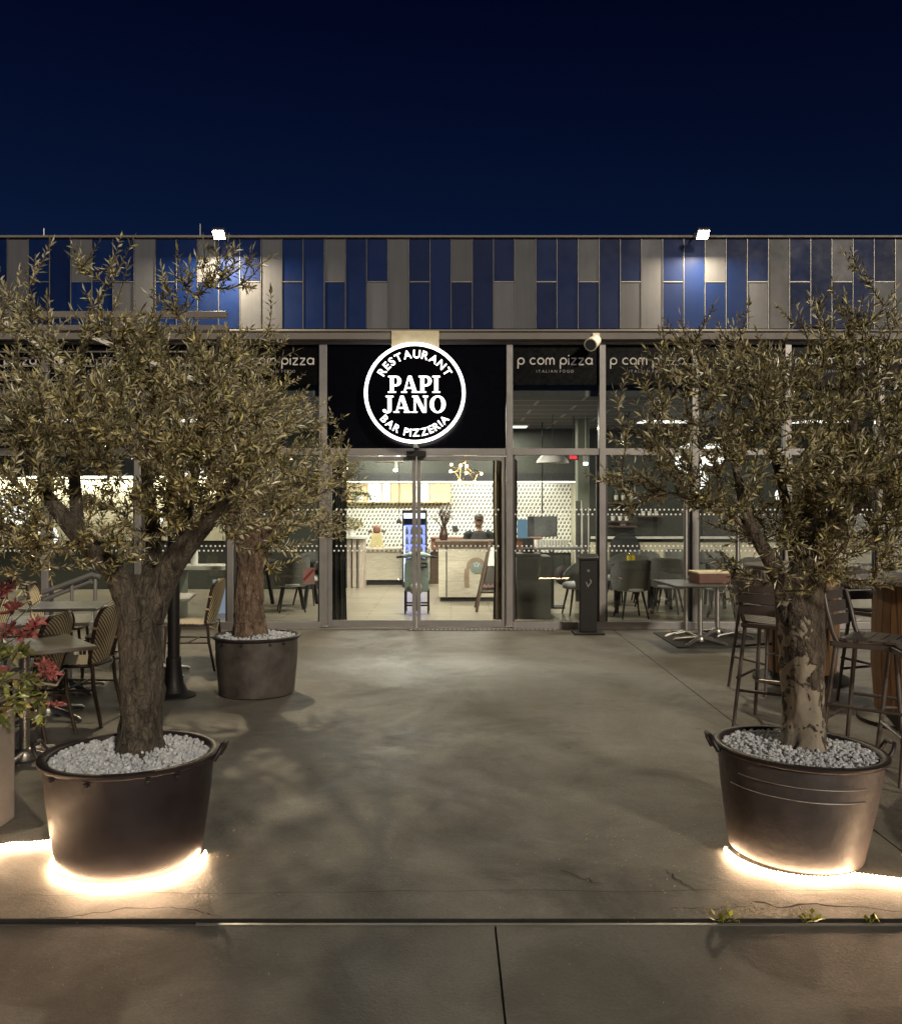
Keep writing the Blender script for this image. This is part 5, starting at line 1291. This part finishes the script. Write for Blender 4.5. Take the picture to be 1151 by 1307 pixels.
# curtains
def curtain(label, X0, X1, Y, m_, seed, pinch=0):
    rng = np.random.RandomState(seed); t = MB(); NX, NZ = 60, 16; top = ZA(586, Y); vs = []
    for j in range(NZ+1):
        v = j/NZ; z = .03+(top-.03)*v; pk = 1-pinch*math.exp(-((v-.35)/.22)**2)
        for i in range(NX+1):
            u = i/NX; x = X0+(X1-X0)*(.5+(u-.5)*pk); y = Y+.05*math.sin(u*2*PI*4.5+.6*math.sin(v*3))+.02*math.sin(u*31+v*2); vs.append((x, y, z))
    t.add(vs, [(j*(NX+1)+i, j*(NX+1)+i+1, (j+1)*(NX+1)+i+1, (j+1)*(NX+1)+i) for j in range(NZ) for i in range(NX)])
    return solid('curtain', label, 'curtain', t, m_, smooth=180, group='entrance curtains')
curtain('dark brown velvet curtain at the right side of the entrance', XA(629,12.5), XA(660,12.5), 12.5, mat['curtain'], 1, .12)
curtain('black curtain hanging at the left side of the entrance', XA(411,12.4), XA(443,12.4), 12.4, mat['curtain_b'], 2, .1)
# lounge chandelier
Yc = 14.0; t = thing('chandelier', 'tangled brass wire chandelier with small glowing bulbs inside the entrance', 'chandelier', W(594, 590, Yc))
m = MB(); bl = [(576,593),(588,594),(595.5,595),(575,601.5),(595,603.5),(614,604.5),(586.5,613.6),(605.6,615)]
wp = [W(x, y, Yc+random.uniform(-.2,.2)) for x, y in bl]
for o_ in ((0,1,6,7,5),(3,1,2,4,7),(0,3,6,4,5,2),(2,5,7,6)):
    P = [wp[i] for i in o_]; out = []
    for i in range(len(P)-1):
        for k in range(6): 
            u_ = k/6; q = P[i].lerp(P[i+1], u_); q.z += .05*math.sin(u_*PI)*(1 if i % 2 else -1); out.append(q)
    m.tube(out+[P[-1]], .008, 6)
m.tube([W(594,600,Yc), W(594,600,Yc)+Vector((0,0,ZC-ZA(600,Yc)-.004))], .006, 6)
m.build('wire_frame', mat['brass'], t, world=True, smooth=180)
for q in wp: MB().ball(q, .026, 12, 8).build('bulb', mat['bulb'], t, world=True, smooth=180)
lamp('chandelier_glow', 'POINT', W(594,606,Yc), 16, (1,.78,.5), t, .2)
# ceiling lamps
def ceil_spot(px, py, Y, label):
    p = W(px, py, Y); t = thing('ceiling_spot', label, 'lamp', p, 0, 'ceiling spotlights')
    m = MB(); m.tube([p+Vector((0,0,.02)), p+Vector((0,0,.14))], [.04,.035], 12); m.tube([p+Vector((0,0,.14)), Vector((p.x,p.y,ZC-.003))], .008, 6); m.build('housing', mat['white_metal'], t, world=True, smooth=50)
    MB().ball(p, .036, 12, 8, (1,1,.7)).build('bulb', mat['spot'], t, world=True, smooth=180)
ceil_spot(505, 600, 15.0, 'small white spotlight glowing under the ceiling behind the left door leaf')
ceil_spot(747, 592, 14.6, 'small bluish white spotlight glowing near the pale green column')
ceil_spot(795, 565, 14.0, 'small warm spotlight seen through the left tip of the right olive crown')
ceil_spot(441, 598, 14.5, 'small spotlight glowing beside the black curtain')
ceil_spot(334, 503, 14.5, 'small spotlight seen between the leaves left of the round sign')
def dome(px, py, Y, label):
    p = W(px, py, Y); p.z = ZC-.004-.9; t = thing('dome_lamp', label, 'lamp', p, 0, 'white dome pendants'); c = W(px, py, Y)
    m = MB(); m.lathe([(.26,0),(.24,.05),(.17,.12),(.06,.16),(.001,.165)], c, 32); m.build('shade', mat['white_metal'], t, world=True, smooth=180)
    MB().tube([c+Vector((0,0,.165)), Vector((c.x,c.y,ZC-.003))], .006, 6).build('cord', mat['black_metal'], t, world=True)
dome(497, 590, 15.5, 'white dome pendant over the low oak counter'); dome(705, 591, 14.2, 'white dome pendant near the red lettered sign')
def globe(px, py, Y, r, label):
    c = W(px, py, Y); t = thing('globe_lamp', label, 'lamp', c, 0, 'white globe pendants')
    MB().ball(c, r, 24, 16).build('globe', mat['globe'], t, world=True, smooth=180)
    MB().tube([c+Vector((0,0,r-.005)), Vector((c.x,c.y,ZC-.003))], .006, 6).build('cord', mat['black_metal'], t, world=True)
globe(880, 585, 14.5, .24, 'large white globe lamp glowing through the left half of the right olive crown')
globe(910, 580, 15.6, .20, 'white globe lamp glowing just right of the largest one behind the right crown')
globe(890, 612, 13.6, .15, 'lower white globe lamp glowing beneath the two big ones behind the right crown')
globe(998, 632, 14.0, .11, 'small white globe lamp glowing behind the middle of the right olive crown')
globe(1146, 475, 14.0, .12, 'white globe lamp at the right edge behind the right olive crown')
globe(252, 588, 14.0, .20, 'cool white globe lamp glowing through the big left olive crown')
globe(238, 600, 14.6, .14, 'smaller globe lamp just below left of the cool white one behind the left crown')
globe(18, 650, 13.5, .24, 'broad white globe lamp glowing at the left edge behind the olive crown')
globe(60, 684, 14.2, .17, 'low white globe lamp glowing behind the lower left of the olive crown')
globe(196, 660, 14.2, .15, 'white globe lamp glowing between the big limbs of the left olive tree')
m = MB()
for k in range(6): m.box(XA(727+1.6*k,14.5), XA(727+1.6*k,14.5)+.012, 14.495, 14.5, ZA(586,14.5), ZA(580+(k%3),14.5))
t = thing('red_sign', 'tiny red glowing sign under the ceiling near the pale green column', 'sign', W(731,586,14.5))
MB().box(XA(726,14.5), XA(738,14.5), 14.501, 14.53, ZA(587,14.5), ZA(578,14.5)).build('panel', mat['dark_in'], t, world=True); m.build('red_marks', mat['red_led'], t, world=True)
MB().tube([(XA(732,14.5),14.515,ZA(578,14.5)),(XA(732,14.5),14.515,ZC-.003)], .008, 6).build('rod', mat['black_metal'], t, world=True)
# screen, desk, register, high table, glasses, backpack
Y = 15.6; t = thing('grey_screen', 'flat grey screen hanging in front of the tiled wall', 'screen', W(692,671,Y))
MB().box(XA(673,Y), XA(711,Y), Y, Y+.05, ZA(685,Y), ZA(659,Y)).build('panel', mat['screen_b'], t, world=True, bevel=.005)
MB().box(XA(681.5,Y), XA(709,Y), Y-.006, Y-.0005, ZA(684,Y), ZA(660,Y)).build('display', mat['screen'], t, world=True)
m = MB(); m.tube([(XA(692,Y),Y+.025,ZA(659,Y)),(XA(692,Y),Y+.025,ZC-.003)], .012, 6); m.build('hanger', mat['black_metal'], t, world=True)
solid('cyan_cooler', 'low cooler with pale blue lit front left of the grey screen', 'fridge', MB().box(XA(661,18.1), XA(676,18.1), 18.0, 18.3, .966, ZA(663,18.1)), mat['cyan'], bevel=.01)
Y = 12.7; t = thing('welcome_desk', 'dark green desk standing right behind the glass beside the doors', 'desk', (XA(680,Y),Y,IF))
MB().box(XA(659,Y), XA(703,Y), Y, Y+.6, IF, .90).build('body', mat['fabric'], t, world=True, bevel=.006)
MB().box(XA(658,Y), XA(690,Y), Y-.01, Y+.4, .901, .94).build('ledge', mat['fabric'], t, world=True, bevel=.004)
t = thing('cash_register', 'black cash register on the dark green desk', 'register', (XA(675,Y),Y+.15,.941))
MB().box(XA(667,Y), XA(682,Y), Y+.05, Y+.30, .941, 1.01).build('base', mat['dark_in'], t, world=True, bevel=.004)
m = MB(); m.boxr((XA(674.5,Y), Y+.16, 1.085), (.15,.03,.13), (R(-15),0,0)); m.build('screen', mat['dark_in'], t, world=True, bevel=.004)
Y = 14.2; t = thing('high_table', 'narrow high table on a black post holding rows of glasses', 'table', (XA(704,Y),Y,IF))
MB().box(XA(683,Y), XA(740,Y), Y-.25, Y+.25, .93, .965).build('tabletop', mat['screen'], t, world=True, bevel=.005)
MB().box(XA(700.5,Y-.2), XA(706.5,Y-.2), Y-.24, Y-.17, IF, .929).build('post', mat['dark_in'], t, world=True)
MB().box(XA(700.5,Y)-.15, XA(706.5,Y)+.15, Y-.24, Y+.1, IF, IF+.02).build('foot', mat['dark_in'], t, world=True)
g0 = None
for i in range(11):
    for j in range(3):
        x = XA(684.5,Y)+.0515*i*.88; y = Y-.15+.13*j; m = MB(); m.lathe([(.018,0),(.022,.002),(.030,.11),(.0265,.11),(.019,.006)], (x,y,.9655), 12)
        if g0 is None: g0 = m.build('drinking_glass', mat['ceramic'], smooth=50); o = g0
        else: o = g0.copy(); C.objects.link(o); o.location = (x,y,.9655)
        tag(o, 'pale drinking glass in the rows set out on the narrow high table', 'glass', 'glasses on the high table')
c = W(716, 745, 14.0); t = thing('backpack', 'dark backpack hanging below the high table of glasses', 'bag', (c.x, 13.93, ZA(745,13.93)))
m = MB(); m.ball((c.x,13.93,ZA(734,13.93)), .15, 16, 10, (.75,.5,1)); m.build('body', mat['bag'], t, world=True, smooth=180)
m = MB(); m.tube([(c.x-.05,13.93,ZA(724,13.93)),(c.x,13.93,.926),(c.x+.05,13.93,ZA(724,13.93))], .012, 6); m.build('strap', mat['bag'], t, world=True)
def tall_frame(px, Y, h, label):
    x = XA(px, Y); t = thing('glass_screen', label, 'screen', (x, Y, IF), 0, 'upright framed screens by the column'); m = MB()
    m.box(x-.035, x-.02, Y, Y+.03, IF, h); m.box(x+.065, x+.08, Y, Y+.03, IF, h); m.build('frame', mat['ceramic'], t, world=True); MB().box(x-.02, x+.065, Y+.005, Y+.02, IF+.02, h-.01).build('panel', mat['fabric'], t, world=True)
tall_frame(736, 14.8, 1.70, 'tall narrow framed screen left of the shorter one by the column'); tall_frame(745, 14.7, 1.58, 'shorter narrow framed screen right beside the tall one')

# dining chairs
def dining_chair():
    t = thing('dining_chair', '', 'chair', (0,0,0), 0, 'upholstered dining chairs'); NU, NV = 16, 8
    def sh(u, v, o=0):
        a = PI*.62*u; r = .235+.02*v+o; return (r*math.sin(a), -r*math.cos(a)*.95+.02-.10*v*math.cos(a), .40+.44*v-.26*v*abs(u)**3)
    m = MB(); vs = [sh(-1+2*i/NU, j/NV) for j in range(NV+1) for i in range(NU+1)]; k = len(vs); vs += [sh(-1+2*i/NU, j/NV, .028) for j in range(NV+1) for i in range(NU+1)]
    w_ = NU+1; fs = [(j*w_+i, j*w_+i+1, (j+1)*w_+i+1, (j+1)*w_+i) for j in range(NV) for i in range(NU)]; fs += [tuple(q+k for q in f[::-1]) for f in fs]
    for i in range(NU): fs += [(NV*w_+i, NV*w_+i+1, NV*w_+i+1+k, NV*w_+i+k), (i+1, i, i+k, i+1+k)]
    for j in range(NV): fs += [(j*w_, (j+1)*w_, (j+1)*w_+k, j*w_+k), ((j+1)*w_+NU, j*w_+NU, j*w_+NU+k, (j+1)*w_+NU+k)]
    m.add(vs, fs); m.build('shell', mat['fabric'], t, smooth=60)
    MB().lathe([(.001,.385),(.21,.385),(.235,.40),(.24,.43),(.225,.465),(.18,.48),(.001,.482)], n=32).build('cushion', mat['cushion'], t, smooth=60)
    for a in (45,135,225,315):
        c_, s_ = math.cos(R(a)), math.sin(R(a)); MB().tube([(.17*c_,.17*s_,.386),(.27*c_,.27*s_,0)], [.02,.012], 8).build('leg', mat['black_metal'], t, smooth=60)
    return t
DC = dining_chair(); fd = True
for px, Y, rz, lab in ((805,12.85,8,'grey dining chair closest to the glass with its back to us by the menu post'),(852,13.4,-25,'grey dining chair beside the oil bottles turned slightly to the right'),
    (792,14.6,120,'grey dining chair half hidden behind the one closest to the glass'),(822,15.0,175,'grey dining chair across the table behind the oil bottles'),
    (832,14.1,-70,'grey dining chair between the two nearest dining chairs'),(868,15.4,185,'grey dining chair behind the left steel pole'),(921,13.0,70,'grey dining chair behind the box on the pedestal table'),
    (905,15.2,170,'grey dining chair far behind the box on the pedestal table'),(968,13.6,-20,'grey dining chair behind the left bar stool inside the window'),(738,13.2,100,'grey dining chair just behind the menu post'),
    (372,13.6,15,'dark dining chair inside the window left of the entrance'),(395,14.6,160,'dark dining chair further in behind the window left of the entrance')):
    p = (XA(px,Y), Y, IF)
    if fd: DC.location = p; DC.rotation_euler = (0,0,R(rz)); DC['label'] = lab; fd = False
    else: dup(DC, p, R(rz), lab)
def dining_table(px, Y, wx, wy, label, top='table_dark'):
    x = XA(px,Y); t = thing('dining_table', label, 'table', (x,Y,IF), 0, 'dining tables'); MB().box(x-wx/2, x+wx/2, Y-wy/2, Y+wy/2, .72, .75).build('tabletop', mat[top], t, world=True, bevel=.005)
    for s_ in (-1, 1):
        for q in (-1, 1): MB().bar((x+s_*(wx/2-.14),Y+q*.03,.719),(x+s_*(wx/2-.14)+q*.05,Y+q*(wy/2-.06),IF), .05,.05).build('leg', mat['black_metal'], t, world=True)
    return t
dining_table(808, 13.75, .8, .8, 'dark dining table carrying two oil bottles behind the glass'); dining_table(878, 14.2, .9, .8, 'dark dining table behind the left steel pole'); dining_table(945, 14.3, .9, .8, 'dark dining table behind the left bar stool inside the window')
dining_table(368, 14.3, 1.0, .8, 'dark dining table inside the window left of the entrance')
for k, (px, lab) in enumerate(((801.5,'olive oil bottle on the left on the dining table'),(807,'olive oil bottle on the right on the dining table'))):
    c = (XA(px,13.6), 13.55, .7505); t = thing('oil_bottle', lab, 'bottle', c, 0, 'oil bottles')
    MB().lathe([(.001,0),(.027,0),(.028,.10),(.026,.115)], c, 16).build('oil', mat['oil'], t, world=True, smooth=50); MB().lathe([(.0262,.115),(.012,.16),(.011,.21),(.014,.215),(.001,.216)], c, 16).build('neck', mat['glass_clear'], t, world=True, smooth=50)
# black arch and wall shelves
m = MB(); Y = 17.0; ax = XA(798,Y); m.poly([(ax-.28,IF),(ax+.28,IF)]+[(ax+.28*math.cos(R(180*i/18)), .80+.30*math.sin(R(180*i/18))) for i in range(19)], Y, Y+.14)
solid('arched_oven', 'black rounded arch standing against the cream wall band', 'oven', m, mat['dark_in'])
def shelf(px0, px1, py, label): return solid('wall_shelf', label, 'shelf', MB().box(XA(px0,17.05), XA(px1,17.05), 16.98, 17.199, ZA(py,17)-.03, ZA(py,17)), mat['wood_dark'], group='wall shelves')
shelf(777, 822, 611, 'uppermost empty wall shelf on the green wall'); shelf(777, 818, 641, 'wall shelf holding three bottles'); shelf(815, 846, 658, 'wall shelf holding three white cups right of the bottles'); shelf(777, 806, 664.5, 'wall shelf holding white cups below the bottles'); shelf(777, 812, 671, 'lowest wall shelf holding small glasses')
def wall_item(nm, px, py, label, prof, m_, cat, group, cap=None):
    c = (XA(px,17.05), 17.09, ZA(py,17)+.0005); t = thing(nm, label, cat, c, 0, group); MB().lathe(prof, c, 14).build('body', mat[m_], t, world=True, smooth=50)
    if cap: MB().lathe([(.0355,.05),(.036,.05),(.036,.13),(.0355,.13)], c, 14).build('label', mat['label'], t, world=True)
bp_ = [(.001,0),(.035,0),(.035,.16),(.012,.21),(.012,.27),(.001,.27)]
for px, l in ((786.5,'bottle on the left of the three on the wall shelf'),(795.5,'middle bottle of the three on the wall shelf'),(805.5,'bottle on the right of the three on the wall shelf')): wall_item('bottle', px, 641, l, bp_, 'bottle', 'bottle', 'bottles on the wall shelf', True)
cp_ = [(.001,0),(.032,0),(.042,.085),(.038,.085),(.03,.01)]
for px, l in ((821,'white cup on the left of the upper cup shelf'),(829,'white cup in the middle of the upper cup shelf'),(837.5,'white cup on the right of the upper cup shelf')): wall_item('cup', px, 658, l, cp_, 'ceramic', 'cup', 'white cups')
for px, l in ((782.5,'white cup on the left of the lower cup shelf'),(791.5,'white cup in the middle of the lower cup shelf'),(799.5,'white cup on the right of the lower cup shelf')): wall_item('cup', px, 664.5, l, cp_, 'ceramic', 'cup', 'white cups')
wall_item('small_glass', 793.5, 671, 'pale small glass on the left of the lowest shelf', cp_, 'ceramic', 'glass', 'small glasses'); wall_item('small_glass', 797.5, 671, 'pale small glass on the right of the lowest shelf', cp_, 'ceramic', 'glass', 'small glasses')
# left windows: white side table, tall vase, notice
x = XA(272,13.0); t = thing('window_table', 'long white table inside the window behind the black post', 'table', (x,13.0,IF))
MB().box(XA(228,13), XA(322,13), 12.8, 13.3, .70, .76).build('tabletop', mat['ceramic'], t, world=True, bevel=.006)
for px in (231, 318): MB().box(XA(px,13)-.03, XA(px,13)+.03, 12.85, 13.25, IF, .699).build('leg', mat['green_pale'], t, world=True)
c = (XA(247,13), 13.05, .7605); solid('tall_vase', 'tall slim white vase on the white window table', 'vase', MB().lathe([(.001,0),(.05,0),(.055,.10),(.045,.30),(.06,.38),(.05,.38),(.03,.3),(.001,.28)], c, 20), mat['ceramic'], smooth=60)
p = W(392, 736, YF+.028); t = thing('paper_notice', 'pinkish notice with a slanted red bar stuck inside the window left of the doors', 'notice', W(392,745,YF+.05))
MB().box(XA(386,YF), XA(401,YF), YF+.046, YF+.049, ZA(746,YF), ZA(725,YF)).build('sheet', mat['pink'], t, world=True)
m = MB(); m.ribbon([(XA(387,YF),ZA(741,YF)),(XA(400,YF),ZA(727,YF))], .035, YF+.0455, .001); m.build('red_bar', mat['notice_red'], t, world=True)
for px in (-20, 30, 95, 140): pass
solid('floor_glow_sheet', 'added glowing sheet standing in for pale blue light on the floor beneath the white window table', 'panel', MB().box(XA(266,13.1), XA(285,13.1), 13.35, 13.38, IF, .52), mat['pale_lit'])  # emissive sheet added in place of the pale blue light on the floor

# ------------------------------------------------------------------ interior light fittings (area lamps under real panels)
def panel(px, Y, wx, wy, en, label, col=(1,.94,.80)):
    x = XA(px, Y); t = thing('ceiling_panel', label, 'lamp', (x, Y, ZC-.03), 0, 'ceiling light panels')
    MB().box(x-wx/2-.03, x+wx/2+.03, Y-wy/2-.03, Y+wy/2+.03, ZC-.03, ZC-.002).build('frame', mat['white_metal'], t, world=True)
    MB().box(x-wx/2, x+wx/2, Y-wy/2, Y+wy/2, ZC-.034, ZC-.0301).build('diffuser', mat['globe'], t, world=True)
    lamp('panel_light', 'AREA', (x, Y, ZC-.045), en*1.15, col, t, wx, (0,0,0), None, 'RECTANGLE', wy)
panel(548, 13.1, .9, .5, 190, 'ceiling light panel over the entrance hall'); panel(500, 16.2, .9, .4, 130, 'ceiling light panel above the low oak counter'); panel(640, 16.2, .9, .4, 80, 'ceiling light panel above the reception counter')
panel(850, 15.2, .9, .5, 42, 'ceiling light panel above the right dining tables'); panel(1050, 15.2, .9, .5, 42, 'ceiling light panel far right above the dining room'); panel(250, 15.0, .9, .5, 11, 'ceiling light panel above the left dining room'); panel(60, 15.0, .9, .5, 22, 'ceiling light panel at the far left of the dining room')
lamp('kitchen_light', 'AREA', (XA(580,18.2), 18.0, ZA(612,YS)-.06), 150, (1,.97,.86), B, 4.6, (R(28),0,0), None, 'RECTANGLE', .12)
# ------------------------------------------------------------------ sky, street light, camera
wd = bpy.data.worlds.new('World'); S.world = wd; wd.use_nodes = True; nt = wd.node_tree
bg = next(n for n in nt.nodes if n.type == 'BACKGROUND')
sk = nt.nodes.new('ShaderNodeTexSky'); sk.sky_type = 'NISHITA'; sk.sun_disc = False
SUN_EL, SUN_AZ = R(22), R(154)
sk.sun_elevation = SUN_EL; sk.sun_rotation = SUN_AZ; sk.air_density = 1.0; sk.dust_density = .3; sk.ozone_density = 4.0
# night: the daylight sky turned down to a deep navy
tcw = nt.nodes.new('ShaderNodeTexCoord'); sxw = nt.nodes.new('ShaderNodeSeparateXYZ'); nt.links.new(tcw.outputs['Generated'], sxw.inputs[0])
tint = ramp(nt, sxw.outputs[2], [(0.0, (.55, .75, 1.0)), (.28, (.25, .42, .95)), (.55, (.10, .12, .55)), (1.0, (.06, .07, .3))])
nt.links.new(mixc(nt, 1.0, sk.outputs[0], tint, 'MULTIPLY'), bg.inputs[0]); bg.inputs[1].default_value = .0058
sun = bpy.data.lights.new('sun', 'SUN'); sun.energy = 2.35; sun.angle = R(6); sun.color = (1.0, .87, .68)
so = bpy.data.objects.new('sun', sun); C.objects.link(so)
dirv = Vector((math.sin(SUN_AZ)*math.cos(SUN_EL), math.cos(SUN_AZ)*math.cos(SUN_EL), math.sin(SUN_EL)))
so.rotation_euler = dirv.to_track_quat('Z', 'Y').to_euler(); so.location = (0, 0, 30)
cam = bpy.data.cameras.new('camera'); co = bpy.data.objects.new('camera', cam); C.objects.link(co)
co.location = (0, 0, EYE); co.rotation_euler = (R(90), 0, 0)
cam.sensor_fit = 'VERTICAL'; cam.sensor_height = 36; cam.lens = FPX/1307*36
cam.shift_y = -(1307/2-HYP)/1307; cam.clip_start = .05; cam.clip_end = 2000
S.camera = co
S.view_settings.view_transform = 'Standard'; S.view_settings.look = 'None'; S.view_settings.exposure = 0
S.render.engine = 'CYCLES'; S.cycles.use_denoising = True
S.cycles.max_bounces = 8; S.cycles.transparent_max_bounces = 24; S.cycles.sample_clamp_indirect = 6; S.cycles.caustics_reflective = False; S.cycles.caustics_refractive = False
S.cycles.use_adaptive_sampling = True; S.cycles.adaptive_threshold = .015
